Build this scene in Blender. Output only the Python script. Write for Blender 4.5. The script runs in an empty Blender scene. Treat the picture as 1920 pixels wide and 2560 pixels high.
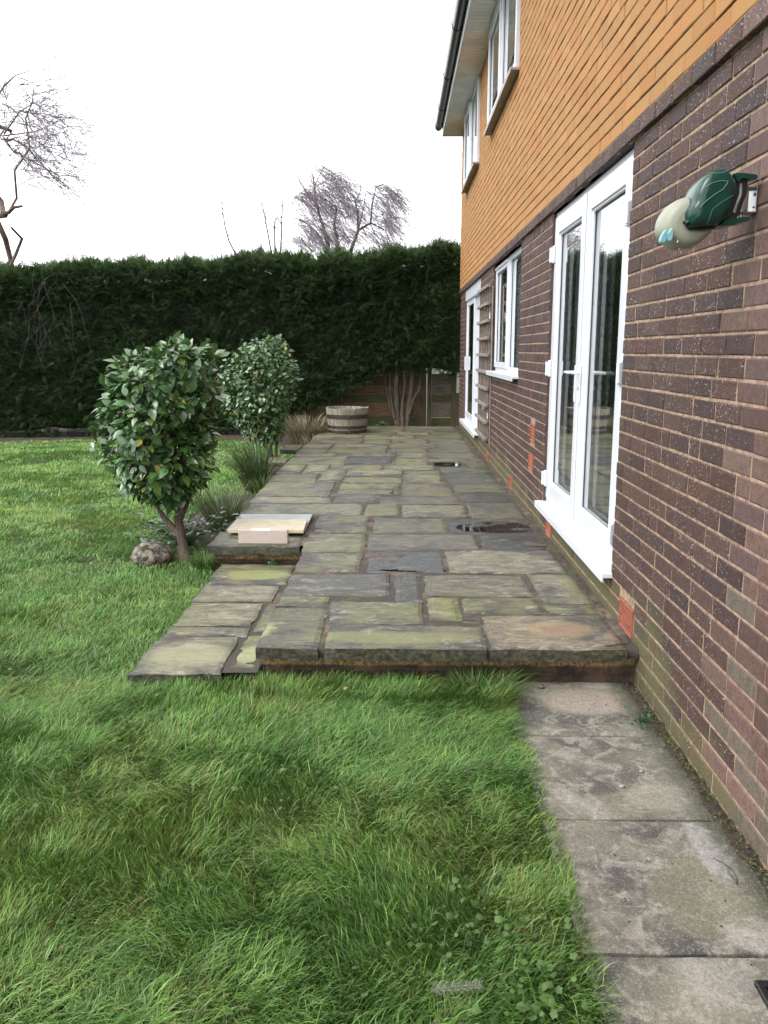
import bpy, math, random
import numpy as np
from mathutils import Vector, Matrix
R = math.radians
random.seed(7)
rng = np.random.default_rng(11)
sc = bpy.context.scene
COL = sc.collection

# ------------------------------------------------------------------ camera, sky, sun, exposure
F_PX, CX, CY = 2080.0, 960.0, 1280.0
CAM_H = 1.52
YAW, PITCH = math.atan(33 / F_PX), math.atan((1280 - 876) / F_PX)
cd = bpy.data.cameras.new('camera'); cam = bpy.data.objects.new('camera', cd); COL.objects.link(cam)
cam.location = (0, 0, CAM_H)
cam.rotation_euler = (math.pi / 2 - PITCH, 0, YAW)
cd.sensor_fit = 'VERTICAL'; cd.sensor_height = 24.0; cd.lens = 24.0 * F_PX / 2560.0
cd.clip_start = 0.05; cd.clip_end = 3000
sc.camera = cam

SUN_EL, SUN_AZ = 48.0, -125.0           # elevation, and compass direction (from +y, clockwise) of the veiled sun
w = bpy.data.worlds.new('World'); sc.world = w; w.use_nodes = True
nt = w.node_tree; nt.nodes.clear()
sky = nt.nodes.new('ShaderNodeTexSky'); sky.sky_type = 'NISHITA'; sky.sun_disc = False
sky.sun_elevation = R(SUN_EL); sky.sun_rotation = R(SUN_AZ); sky.dust_density = 4.0; sky.air_density = 1.0
hs = nt.nodes.new('ShaderNodeHueSaturation'); hs.inputs['Saturation'].default_value = 0.12
bg = nt.nodes.new('ShaderNodeBackground'); bg.inputs[1].default_value = 0.15
wo = nt.nodes.new('ShaderNodeOutputWorld')
veil = nt.nodes.new('ShaderNodeMix'); veil.data_type = 'RGBA'; veil.inputs[0].default_value = 0.72; veil.inputs[7].default_value = (7.6, 7.8, 8.1, 1)
nt.links.new(sky.outputs[0], hs.inputs['Color']); nt.links.new(hs.outputs[0], veil.inputs[6]); nt.links.new(veil.outputs[2], bg.inputs[0]); nt.links.new(bg.outputs[0], wo.inputs[0])
sl = bpy.data.lights.new('sun', 'SUN'); sl.energy = 0.9; sl.angle = R(35); sl.color = (1, 0.97, 0.92)
so = bpy.data.objects.new('sun', sl); COL.objects.link(so)
az, el = R(SUN_AZ), R(SUN_EL)
sd = Vector((math.sin(az) * math.cos(el), math.cos(az) * math.cos(el), math.sin(el)))
so.rotation_euler = sd.to_track_quat('Z', 'Y').to_euler()
vs = sc.view_settings; vs.view_transform = 'Standard'; vs.look = 'None'; vs.gamma = 1; vs.exposure = 1.25
sc.cycles.max_bounces = 10; sc.cycles.transparent_max_bounces = 16; sc.cycles.glossy_bounces = 6
sc.cycles.use_denoising = True
sc.cycles.sample_clamp_indirect = 6

# ------------------------------------------------------------------ noise on arrays
def _hash(ix, iy, seed):
    h = (ix.astype(np.int64) * 374761393 + iy.astype(np.int64) * 668265263 + seed * 974634777) & 0xffffffff
    h = ((h ^ (h >> 13)) * 1274126177) & 0xffffffff
    return ((h ^ (h >> 16)) & 0xffff) / 65535.0
def vn(x, y, seed=0):
    x = np.asarray(x, float); y = np.asarray(y, float)
    ix = np.floor(x); iy = np.floor(y); fx = x - ix; fy = y - iy
    fx = fx * fx * (3 - 2 * fx); fy = fy * fy * (3 - 2 * fy)
    a = _hash(ix, iy, seed); b = _hash(ix + 1, iy, seed); c = _hash(ix, iy + 1, seed); d = _hash(ix + 1, iy + 1, seed)
    return (a * (1 - fx) + b * fx) * (1 - fy) + (c * (1 - fx) + d * fx) * fy
def fbm(x, y, seed=0, o=4, g=0.5):
    s = 0; a = 1; t = 0
    for i in range(o):
        s = s + a * vn(np.asarray(x) * 2 ** i, np.asarray(y) * 2 ** i, seed + i * 17); t += a; a *= g
    return s / t          # 0..1

# ------------------------------------------------------------------ materials
class Mat:
    def __init__(s, name, rough=0.7, spec=0.5):
        s.m = bpy.data.materials.new(name); s.m.use_nodes = True
        s.t = s.m.node_tree; s.n = s.t.nodes; s.l = s.t.links
        s.p = s.n['Principled BSDF']; s.p.inputs['Roughness'].default_value = rough
        s.p.inputs['Specular IOR Level'].default_value = spec
        s.tc = s.n.new('ShaderNodeTexCoord'); s.co = s.tc.outputs['Object']
    def put(s, sock, v):
        if isinstance(v, bpy.types.NodeSocket): s.l.new(v, sock)
        elif isinstance(v, (tuple, list)) and len(v) == 3 and sock.type == 'RGBA': sock.default_value = (*v, 1)
        else: sock.default_value = v
    def mapv(s, scale=(1, 1, 1), rot=(0, 0, 0), loc=(0, 0, 0), vec=None):
        m = s.n.new('ShaderNodeMapping'); s.l.new(vec or s.co, m.inputs[0])
        s.put(m.inputs['Scale'], scale); s.put(m.inputs['Rotation'], rot); s.put(m.inputs['Location'], loc)
        return m.outputs[0]
    def noise(s, scale, detail=4, rough=0.55, vec=None, dist=0):
        n = s.n.new('ShaderNodeTexNoise'); s.l.new(vec or s.co, n.inputs['Vector'])
        n.inputs['Scale'].default_value = scale; n.inputs['Detail'].default_value = detail
        n.inputs['Roughness'].default_value = rough; n.inputs['Distortion'].default_value = dist
        return n.outputs[0]
    def vor(s, scale, vec=None, feature='F1', out=0, rnd=1):
        n = s.n.new('ShaderNodeTexVoronoi'); n.feature = feature; s.l.new(vec or s.co, n.inputs['Vector'])
        n.inputs['Scale'].default_value = scale; n.inputs['Randomness'].default_value = rnd
        return n.outputs[out]
    def step(s, v, a, b, lo=0.0, hi=1.0):
        n = s.n.new('ShaderNodeMapRange'); s.put(n.inputs[0], v)
        n.inputs[1].default_value = a; n.inputs[2].default_value = b; n.inputs[3].default_value = lo; n.inputs[4].default_value = hi
        n.interpolation_type = 'SMOOTHSTEP'; return n.outputs[0]
    def mix(s, f, a, b, mode='MIX'):
        n = s.n.new('ShaderNodeMix'); n.data_type = 'RGBA'; n.blend_type = mode
        s.put(n.inputs[0], f); s.put(n.inputs[6], a); s.put(n.inputs[7], b); return n.outputs[2]
    def math(s, op, a, b=0.0):
        n = s.n.new('ShaderNodeMath'); n.operation = op; s.put(n.inputs[0], a); s.put(n.inputs[1], b); return n.outputs[0]
    def attr(s, name, out='Color'):
        n = s.n.new('ShaderNodeAttribute'); n.attribute_name = name; return n.outputs[out]
    def sep(s, v):
        n = s.n.new('ShaderNodeSeparateXYZ'); s.l.new(v, n.inputs[0]); return n.outputs
    def bump(s, h, strength=0.5, dist=0.01, prev=None):
        n = s.n.new('ShaderNodeBump'); s.put(n.inputs['Height'], h); n.inputs['Strength'].default_value = strength
        n.inputs['Distance'].default_value = dist
        if prev: s.l.new(prev, n.inputs['Normal'])
        s.l.new(n.outputs[0], s.p.inputs['Normal']); return n.outputs[0]
    def set(s, **k):
        names = dict(color='Base Color', rough='Roughness', metal='Metallic', spec='Specular IOR Level', coat='Coat Weight', trans='Transmission Weight', sub='Subsurface Weight')
        for a, v in k.items(): s.put(s.p.inputs[names[a]], v)
        return s

def simple(name, col, rough=0.6, var=0.12, scale=12, metal=0, bump=0.0, spec=0.5):
    m = Mat(name, rough, spec)
    n = m.noise(scale, 5)
    c = m.mix(m.step(n, 0.3, 0.7), tuple(x * (1 - var) for x in col), tuple(min(1, x * (1 + var)) for x in col))
    m.set(color=c, metal=metal)
    if bump: m.bump(m.noise(scale * 4, 4), bump, 0.004)
    return m.m

def stone_mat():
    m = Mat('riven_sandstone')
    prm = m.attr('prm'); pr = m.sep(prm)                      # wet, algae, seed
    add = m.n.new('ShaderNodeVectorMath'); add.operation = 'MULTIPLY_ADD'
    m.l.new(prm, add.inputs[0]); add.inputs[1].default_value = (0, 0, 37); m.l.new(m.co, add.inputs[2]); v = add.outputs[0]
    vs_ = m.mapv((1, 2.2, 1), vec=v)
    n1 = m.noise(2.6, 5, 0.6, v, 0.4); n2 = m.noise(9, 6, 0.65, vs_, 0.6); n3 = m.noise(45, 4, 0.6, vs_); n4 = m.noise(260, 2, 0.5, v)
    c = m.mix(m.step(n2, 0.36, 0.66), m.mix(0.6, m.attr('tint'), (0.03, 0.029, 0.025)), m.attr('tint'))
    alg = m.mix(m.step(n3, 0.35, 0.7), (0.10, 0.12, 0.022), (0.25, 0.27, 0.075))
    am = m.math('MULTIPLY', m.step(m.math('ADD', n1, m.math('MULTIPLY', n2, 0.4)), 0.58, 0.86), pr[1])
    c = m.mix(am, c, alg)
    c = m.mix(m.math('MULTIPLY', m.step(n1, 0.5, 0.36), 0.75), c, (0.03, 0.03, 0.03))
    c = m.mix(m.math('MULTIPLY', m.step(m.noise(5.5, 4, 0.7, vs_, 1.2), 0.54, 0.66), 0.65), c, (0.34, 0.315, 0.245))
    lic = m.math('MULTIPLY', m.step(m.vor(24, v), 0.24, 0.12), m.step(m.noise(6, 3, 0.6, v), 0.57, 0.66))
    c = m.mix(m.math('MULTIPLY', lic, 0.75), c, (0.46, 0.46, 0.38))
    c = m.mix(m.step(n3, 0.6, 0.8, 0, 0.35), c, (0.34, 0.33, 0.27))
    c = m.mix(m.step(n4, 0.25, 0.75, 0.25, 0.0), c, (0.02, 0.02, 0.02))
    fl = m.math('MULTIPLY', m.step(m.noise(30, 5, 0.75, m.mapv((0.5, 2.0, 1), vec=v), 1.5), 0.56, 0.62), m.step(m.noise(4, 3, 0.6, v), 0.48, 0.6)); c = m.mix(m.math('MULTIPLY', fl, 0.55), c, (0.36, 0.35, 0.29))
    cr = m.math('ABSOLUTE', m.math('SUBTRACT', m.noise(5, 5, 0.65, m.mapv((0.45, 2.6, 1), vec=v), 0.8), 0.5)); c = m.mix(m.step(cr, 0.012, 0.003, 0, 0.75), c, (0.02, 0.02, 0.018))
    c = m.mix(m.step(m.noise(110, 3, 0.7, v), 0.52, 0.62, 0, 0.45), c, (0.035, 0.033, 0.027))
    wetn = m.math('MULTIPLY', pr[0], m.step(m.math('ADD', n1, m.math('MULTIPLY', pr[0], 0.25)), 0.38, 0.62))
    c = m.mix(m.math('MULTIPLY', wetn, 0.55), c, (0.030, 0.034, 0.042))
    rg = m.math('SUBTRACT', m.step(n3, 0.3, 0.7, 0.42, 0.62), m.math('MULTIPLY', wetn, 0.20))
    # two round iron stains with a shape of their own
    o = m.sep(m.co)
    for (ex, ey, ax, ay, col, k) in ((0.80, 3.87, 0.17, 0.11, (0.25, 0.19, 0.085), 0.75), (0.80, 3.87, 0.105, 0.06, (0.22, 0.115, 0.095), 0.7), (-0.92, 5.32, 0.23, 0.12, (0.27, 0.30, 0.10), 0.8), (-0.70, 3.86, 0.10, 0.13, (0.32, 0.34, 0.16), 0.7), (-0.05, 3.74, 0.42, 0.09, (0.22, 0.235, 0.085), 0.6), (-1.0, 3.83, 0.19, 0.13, (0.30, 0.29, 0.17), 0.6)):
        dx = m.math('DIVIDE', m.math('SUBTRACT', o[0], ex), ax); dy = m.math('DIVIDE', m.math('SUBTRACT', o[1], ey), ay)
        d = m.math('ADD', m.math('MULTIPLY', dx, dx), m.math('MULTIPLY', dy, dy))
        d = m.math('ADD', d, m.math('MULTIPLY', m.math('SUBTRACT', n2, 0.5), 2.2))
        d = m.math('ADD', d, m.math('MULTIPLY', m.math('SUBTRACT', n3, 0.5), 1.2))
        c = m.mix(m.math('MULTIPLY', m.step(d, 1.4, 0.5), k * .85), c, col)
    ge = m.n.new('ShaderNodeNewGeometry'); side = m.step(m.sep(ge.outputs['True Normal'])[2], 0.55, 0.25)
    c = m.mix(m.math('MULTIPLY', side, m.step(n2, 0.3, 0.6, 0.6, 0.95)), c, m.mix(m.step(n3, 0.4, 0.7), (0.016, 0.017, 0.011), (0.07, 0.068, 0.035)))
    m.set(color=c, rough=rg, spec=0.5)
    b = m.bump(m.noise(16, 6, 0.7, m.mapv((0.6, 2.4, 1), vec=v), 0.9), 0.55, 0.012)
    m.bump(m.noise(180, 3, 0.6, v), 0.35, 0.003, b)
    return m.m

def mortar_joint_mat():
    m = Mat('joint_mortar', 0.85)
    n = m.noise(3.2, 5, 0.7); n2 = m.noise(70, 4, 0.6)
    c = m.mix(m.step(n, 0.47, 0.66), (0.055, 0.043, 0.031), (0.20, 0.135, 0.092))
    c = m.mix(m.step(m.noise(6, 3), 0.55, 0.68, 0, 0.6), c, (0.10, 0.11, 0.03))
    c = m.mix(m.step(n2, 0.4, 0.7, 0.5, 0), c, (0.03, 0.028, 0.025)); m.set(color=c); m.bump(n2, 0.8, 0.008); return m.m

def concrete_mat():
    m = Mat('weathered_concrete', 0.75)
    prm = m.attr('prm'); add = m.n.new('ShaderNodeVectorMath'); add.operation = 'MULTIPLY_ADD'
    m.l.new(prm, add.inputs[0]); add.inputs[1].default_value = (0, 0, 19); m.l.new(m.co, add.inputs[2]); v = add.outputs[0]
    n1 = m.noise(3.0, 4, 0.55, v, 0.6); n2 = m.noise(9, 6, 0.65, v, 1.2); n3 = m.noise(60, 4, 0.7, v); n4 = m.noise(330, 2, 0.6, v)
    c = m.mix(m.step(n1, 0.38, 0.62), (0.058, 0.052, 0.050), (0.20, 0.186, 0.135))
    c = m.mix(m.step(n2, 0.46, 0.64, 0, 0.9), c, (0.34, 0.305, 0.25))
    c = m.mix(m.step(m.noise(2.2, 2, 0.4, m.mapv(loc=(4, 2, 1), vec=v)), 0.55, 0.70, 0, 0.9), c, (0.46, 0.42, 0.37))
    ring = m.math('ABSOLUTE', m.math('SUBTRACT', m.noise(2.5, 3, 0.5, m.mapv(loc=(9, 1, 3), vec=v), 0.5), 0.55))
    c = m.mix(m.math('MULTIPLY', m.step(ring, 0.013, 0.002), m.step(n3, 0.42, 0.62, 0.1, 0.6)), c, (0.40, 0.37, 0.33))
    o = m.sep(m.co)
    for (ex, ey, ax, ay, col, k) in ((0.83, 3.46, 0.205, 0.155, (0.27, 0.26, 0.17), 0.8), (0.83, 3.46, 0.175, 0.13, (0.38, 0.305, 0.265), 0.9), (0.95, 1.97, 0.09, 0.07, (0.40, 0.36, 0.32), 0.8), (0.97, 2.33, 0.05, 0.20, (0.44, 0.43, 0.42), 0.6), (0.93, 2.66, 0.13, 0.09, (0.36, 0.335, 0.26), 0.6), (0.86, 2.12, 0.13, 0.17, (0.20, 0.19, 0.12), 0.7)):
        dx = m.math('DIVIDE', m.math('SUBTRACT', o[0], ex), ax); dy = m.math('DIVIDE', m.math('SUBTRACT', o[1], ey), ay)
        d = m.math('ADD', m.math('MULTIPLY', dx, dx), m.math('MULTIPLY', dy, dy))
        d = m.math('ADD', d, m.math('MULTIPLY', m.math('SUBTRACT', n2, 0.5), 0.9 if ey > 3 or ax > .089 and ey < 2 else 4.0))
        c = m.mix(m.math('MULTIPLY', m.step(d, 1.3, 0.6), k), c, col)
    # dark damp growth along the slab edges by the house wall
    c = m.mix(m.math('MULTIPLY', m.step(m.math('ADD', o[0], m.math('MULTIPLY', n2, 0.22)), 1.06, 1.16), 0.85), c, (0.045, 0.05, 0.022))
    c = m.mix(m.step(n3, 0.35, 0.65, 0.35, 0), c, (0.03, 0.03, 0.028))
    c = m.mix(m.step(n4, 0.35, 0.65, 0.45, 0), c, (0.06, 0.058, 0.05))
    c = m.mix(m.step(m.noise(150, 2, 0.7, v), 0.56, 0.66, 0, 0.35), c, (0.42, 0.40, 0.35)); c = m.mix(m.step(m.noise(120, 3, 0.7, m.mapv(loc=(3, 3, 3), vec=v)), 0.56, 0.68, 0, 0.5), c, (0.04, 0.038, 0.034))
    m.set(color=c); b = m.bump(n3, 0.4, 0.004); m.bump(n4, 0.5, 0.002, b); return m.m

def brick_mat(kind):
    m = Mat(kind + '_brick', 0.7 if kind == 'brown' else 0.8, 0.25)
    tint = m.attr('tint'); pr = m.sep(m.attr('prm'))
    n = m.noise(30, 5, 0.65); n2 = m.noise(300, 3, 0.6); big = m.noise(1.6, 4, 0.6)
    c = m.mix(m.step(n, 0.3, 0.75, 0.0, 0.5), tint, (0.05, 0.03, 0.03) if kind == 'brown' else (0.42, 0.19, 0.06))
    c = m.mix(m.step(n2, 0.3, 0.6, 0.35, 0), c, (0.02, 0.015, 0.015) if kind == 'brown' else (0.30, 0.15, 0.05))
    o = m.sep(m.co)
    if kind == 'brown':
        sp = m.vor(62); spm = m.step(m.noise(9, 4, 0.7), 0.40, 0.56)
        k = m.math('MULTIPLY', m.math('MULTIPLY', m.step(sp, 0.24, 0.15), spm), pr[0])
        sp2 = m.math('MULTIPLY', m.step(m.vor(150), 0.28, 0.18), pr[0])
        c = m.mix(m.math('MULTIPLY', m.math('MAXIMUM', k, m.math('MULTIPLY', sp2, 0.5)), 0.85), c, (0.50, 0.45, 0.42))
        c = m.mix(m.step(m.noise(110, 3, 0.7), 0.5, 0.66, 0, 0.6), c, (0.035, 0.025, 0.03))
        drip = m.math('MULTIPLY', m.step(m.noise(5, 4, 0.7, m.mapv((1, 3.0, 0.35)), 0.3), 0.66, 0.76), m.step(n, 0.4, 0.6, 0.2, 0.8))
        c = m.mix(m.math('MULTIPLY', drip, 0.55), c, (0.40, 0.33, 0.30))
        # green growth on the courses near the paving
        h = m.math('ADD', o[2], m.math('MULTIPLY', m.math('SUBTRACT', big, 0.5), 0.55))
        gy = m.math('ADD', m.step(o[1], 2.1, 3.9, 0.05, 0.42), m.math('MULTIPLY', m.math('SUBTRACT', pr[1], 0.5), 0.16))
        g = m.step(m.math('SUBTRACT', h, gy), 0.06, -0.16, 0, 0.6)
        c = m.mix(m.math('MULTIPLY', g, m.step(n, 0.25, 0.55, 0.5, 1)), c, (0.125, 0.125, 0.055))
    else:
        c = m.mix(m.step(big, 0.55, 0.75, 0, 0.25), c, (0.33, 0.24, 0.10))
    m.set(color=c)
    b = m.bump(m.noise(22, 3, 0.5), 0.35, 0.006); m.bump(n2, 0.55 if kind == 'brown' else 0.3, 0.0025, b); return m.m

def wall_mortar_mat(name, col, dark):
    m = Mat(name, 0.9); n = m.noise(25, 5, 0.7); o = m.sep(m.co); c = m.mix(m.step(n, 0.35, 0.62), dark, col)
    h = m.math('ADD', o[2], m.math('MULTIPLY', m.noise(1.6, 4), 0.5))
    c = m.mix(m.math('MULTIPLY', m.step(h, 0.8, 0.45, 0, 0.75), m.step(m.noise(9, 3), 0.48, 0.62)), c, (0.17, 0.18, 0.07))
    if dark[0] > .1: c = m.mix(m.step(o[1], 2.95, 2.6, 0, 0.7), c, m.mix(m.step(n, 0.35, 0.62), (0.22, 0.135, 0.095), (0.38, 0.255, 0.195)))
    m.set(color=c); m.bump(m.noise(140, 3), 0.8, 0.004); return m.m

def wood_mat(name, c1, c2, axis=2, rough=0.8):
    m = Mat(name, rough); s = [22, 22, 22]; s[axis] = 1.6
    n = m.noise(3, 5, 0.6, m.mapv(tuple(s)), 0.6); g = m.noise(1.1, 4, 0.6)
    c = m.mix(m.step(n, 0.3, 0.7), c1, c2); c = m.mix(m.step(g, 0.5, 0.7, 0, 0.5), c, (c1[0] * 0.8, c1[1] * 1.05, c1[2] * 0.7))
    m.set(color=c); m.bump(n, 0.5, 0.004); return m.m

def foliage_mat(name, rough=0.45, trans=0.25, veins=False, spec=0.5):
    m = Mat(name, rough, spec); c = m.attr('tint'); c = m.mix(m.step(m.noise(60, 3), 0.3, 0.7, 0.0, 0.25), c, (0.02, 0.035, 0.01)); m.set(color=c)
    tr = m.n.new('ShaderNodeBsdfTranslucent'); m.l.new(m.mix(0.5, c, (0.10, 0.17, 0.02)), tr.inputs[0])
    mx = m.n.new('ShaderNodeMixShader'); mx.inputs[0].default_value = trans
    m.l.new(m.p.outputs[0], mx.inputs[1]); m.l.new(tr.outputs[0], mx.inputs[2]); m.l.new(mx.outputs[0], m.n['Material Output'].inputs[0]); return m.m

def soil_mat():
    m = Mat('damp_soil', 0.9); n = m.noise(40, 6, 0.75); c = m.mix(m.step(n, 0.3, 0.7), (0.022, 0.015, 0.011), (0.10, 0.068, 0.05))
    c = m.mix(m.step(m.vor(90), 0.25, 0.1, 0, 0.7), c, (0.16, 0.12, 0.10)); m.set(color=c); m.bump(n, 1.0, 0.03); return m.m

def ground_mat():
    m = Mat('turf_ground', 0.95); n = m.noise(8, 5); c = m.mix(m.step(n, 0.3, 0.7), (0.018, 0.022, 0.009), (0.04, 0.055, 0.018))
    m.set(color=c); m.bump(m.noise(60, 4), 1, 0.02); return m.m

def pane_mat(name, r=1.0):
    m = Mat(name); m.n.remove(m.p)
    ge = m.n.new('ShaderNodeNewGeometry'); dt = m.n.new('ShaderNodeVectorMath'); dt.operation = 'DOT_PRODUCT'
    m.l.new(ge.outputs['Normal'], dt.inputs[0]); m.l.new(ge.outputs['Incoming'], dt.inputs[1])
    k = m.math('SUBTRACT', 1.0, m.math('ABSOLUTE', dt.outputs['Value'])); k = m.math('ADD', 0.04, m.math('MULTIPLY', m.math('POWER', k, 5.0), 0.96))
    g = m.n.new('ShaderNodeBsdfGlossy'); g.inputs['Roughness'].default_value = 0.0; g.inputs[0].default_value = (1, 1, 1, 1)
    t = m.n.new('ShaderNodeBsdfTransparent'); t.inputs[0].default_value = (0.90, 0.94, 0.93, 1)
    f = m.math('MINIMUM', m.math('MULTIPLY', k, 1.6 * r), 1.0)
    mx = m.n.new('ShaderNodeMixShader'); m.l.new(f, mx.inputs[0]); m.l.new(t.outputs[0], mx.inputs[1]); m.l.new(g.outputs[0], mx.inputs[2])
    m.l.new(mx.outputs[0], m.n['Material Output'].inputs[0]); return m.m
def water_mat():
    m = Mat('rain_water'); m.n.remove(m.p)
    fr = m.n.new('ShaderNodeFresnel'); fr.inputs[0].default_value = 1.33
    g = m.n.new('ShaderNodeBsdfGlossy'); g.inputs['Roughness'].default_value = 0.02
    t = m.n.new('ShaderNodeBsdfTransparent'); t.inputs[0].default_value = (0.62, 0.60, 0.57, 1)
    mx = m.n.new('ShaderNodeMixShader'); m.l.new(fr.outputs[0], mx.inputs[0]); m.l.new(t.outputs[0], mx.inputs[1]); m.l.new(g.outputs[0], mx.inputs[2])
    m.l.new(mx.outputs[0], m.n['Material Output'].inputs[0]); return m.m

MT = dict(
    stone=stone_mat(), joint=mortar_joint_mat(), concrete=concrete_mat(), brown=brick_mat('brown'), orange=brick_mat('orange'),
    mortar=wall_mortar_mat('sandy_mortar', (0.37, 0.255, 0.17), (0.17, 0.115, 0.08)), dmortar=wall_mortar_mat('dark_mortar', (0.10, 0.05, 0.022), (0.03, 0.018, 0.01)),
    pvc=simple('white_plastic', (0.62, 0.645, 0.69), 0.28, 0.03, 4), pvcs=simple('weathered_white_plastic', (0.72, 0.71, 0.70), 0.5, 0.12, 3),
    rubber=simple('black_rubber', (0.01, 0.01, 0.012), 0.5), gutter=simple('black_gutter_plastic', (0.012, 0.012, 0.013), 0.25, 0.2),
    terra=simple('terracotta', (0.27, 0.085, 0.048), 0.8, 0.18, 30, bump=0.4), dark=simple('dark_void', (0.01, 0.008, 0.007), 0.9),
    inner=simple('room_paint', (0.20, 0.20, 0.18), 0.9), carpet=simple('room_carpet', (0.08, 0.06, 0.05), 0.95),
    blind=simple('pale_blind', (0.55, 0.55, 0.52), 0.8), glass=pane_mat('window_glass'), water=water_mat(), soil=soil_mat(), ground=ground_mat(),
    tile=simple('roof_tile', (0.10, 0.06, 0.05), 0.8, 0.2, 8, bump=0.4), sillstone=simple('weathered_sill', (0.30, 0.27, 0.23), 0.6, 0.15, 9),
    trellis=wood_mat('grey_weathered_wood', (0.13, 0.105, 0.09), (0.27, 0.235, 0.20)), barrel=wood_mat('old_oak', (0.13, 0.12, 0.09), (0.34, 0.32, 0.25)),
    hoop=simple('rusty_hoop', (0.045, 0.028, 0.026), 0.55, 0.4, 20), fence=wood_mat('brown_fence_wood', (0.13, 0.075, 0.04), (0.34, 0.20, 0.12), 0),
    fencegreen=wood_mat('mossy_fence_wood', (0.06, 0.07, 0.028), (0.15, 0.16, 0.065), 0), fencegrey=wood_mat('grey_fence_wood', (0.12, 0.10, 0.075), (0.30, 0.26, 0.20), 0),
    post=wood_mat('fence_post_wood', (0.08, 0.06, 0.035), (0.20, 0.16, 0.10)), leaf=foliage_mat('glossy_leaf', 0.27, 0.14, spec=1.0), needle=foliage_mat('conifer_spray', 0.6, 0.18, spec=0.3),
    grass=foliage_mat('grass_blade', 0.5, 0.3, spec=0.28), bark=wood_mat('bark', (0.045, 0.03, 0.024), (0.135, 0.095, 0.072)),
    barkbrown=wood_mat('conifer_bark', (0.045, 0.032, 0.024), (0.145, 0.108, 0.08)),
    twig=simple('violet_grey_twig', (0.21, 0.175, 0.195), 0.8), twigdark=simple('dark_twig', (0.07, 0.052, 0.05), 0.8), straw=foliage_mat('dry_stem', 0.8, 0.1),
    green=simple('dark_green_plastic', (0.003, 0.040, 0.028), 0.18, 0.1), cream=simple('cream_plastic', (0.28, 0.295, 0.225), 0.45, 0.05),
    steel=simple('galvanised_steel', (0.5, 0.5, 0.5), 0.35, 0.1, 40, metal=1), peg=simple('pale_blue_plastic', (0.20, 0.42, 0.48), 0.4),
    silver=simple('silver_sticker', (0.45, 0.46, 0.46), 0.35), ink=simple('black_ink', (0.02, 0.02, 0.02), 0.6), palegreen=simple('pale_edge_highlight', (0.10, 0.20, 0.17), 0.4),
    greyslab=simple('grey_paving_sample', (0.36, 0.38, 0.37), 0.7, 0.12, 9, bump=0.2), buffslab=simple('buff_paving_sample', (0.50, 0.43, 0.31), 0.7, 0.1, 14, bump=0.15),
    pinkslab=simple('pink_beige_sample', (0.45, 0.375, 0.34), 0.75, 0.04, 30, bump=0.15), sticker=simple('white_paper', (0.85, 0.86, 0.88), 0.5, 0.02), iron=simple('black_iron', (0.008, 0.008, 0.009), 0.4))

def rock_mat():
    m = Mat('mossy_rock', 0.9); n = m.noise(14, 5, 0.7); c = m.mix(m.step(n, 0.35, 0.65), (0.035, 0.03, 0.025), (0.30, 0.26, 0.22))
    c = m.mix(m.step(m.noise(22, 3), 0.52, 0.6), c, (0.03, 0.04, 0.01)); m.set(color=c); m.bump(n, 1, 0.03); return m.m
MT['rock'] = rock_mat()

def puddled(): pass
# riser brickwork under the terrace
def riser_mat():
    m = Mat('mossy_riser', 0.9); o = m.sep(m.co); n = m.noise(9, 5, 0.7); n2 = m.noise(60, 4)
    c = m.mix(m.step(n, 0.35, 0.65), (0.025, 0.017, 0.013), (0.095, 0.058, 0.038))
    band = m.step(m.math('ADD', o[2], m.math('MULTIPLY', m.math('SUBTRACT', n, 0.5), 0.03)), 0.075, 0.09)
    c = m.mix(band, c, m.mix(m.step(n2, 0.3, 0.7), (0.12, 0.08, 0.035), (0.38, 0.245, 0.115)))
    c = m.mix(m.step(m.noise(4, 4), 0.52, 0.64, 0, 0.85), c, (0.045, 0.042, 0.015)); m.set(color=c); m.bump(n2, 1, 0.012); return m.m
MT['riser'] = riser_mat()

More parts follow.
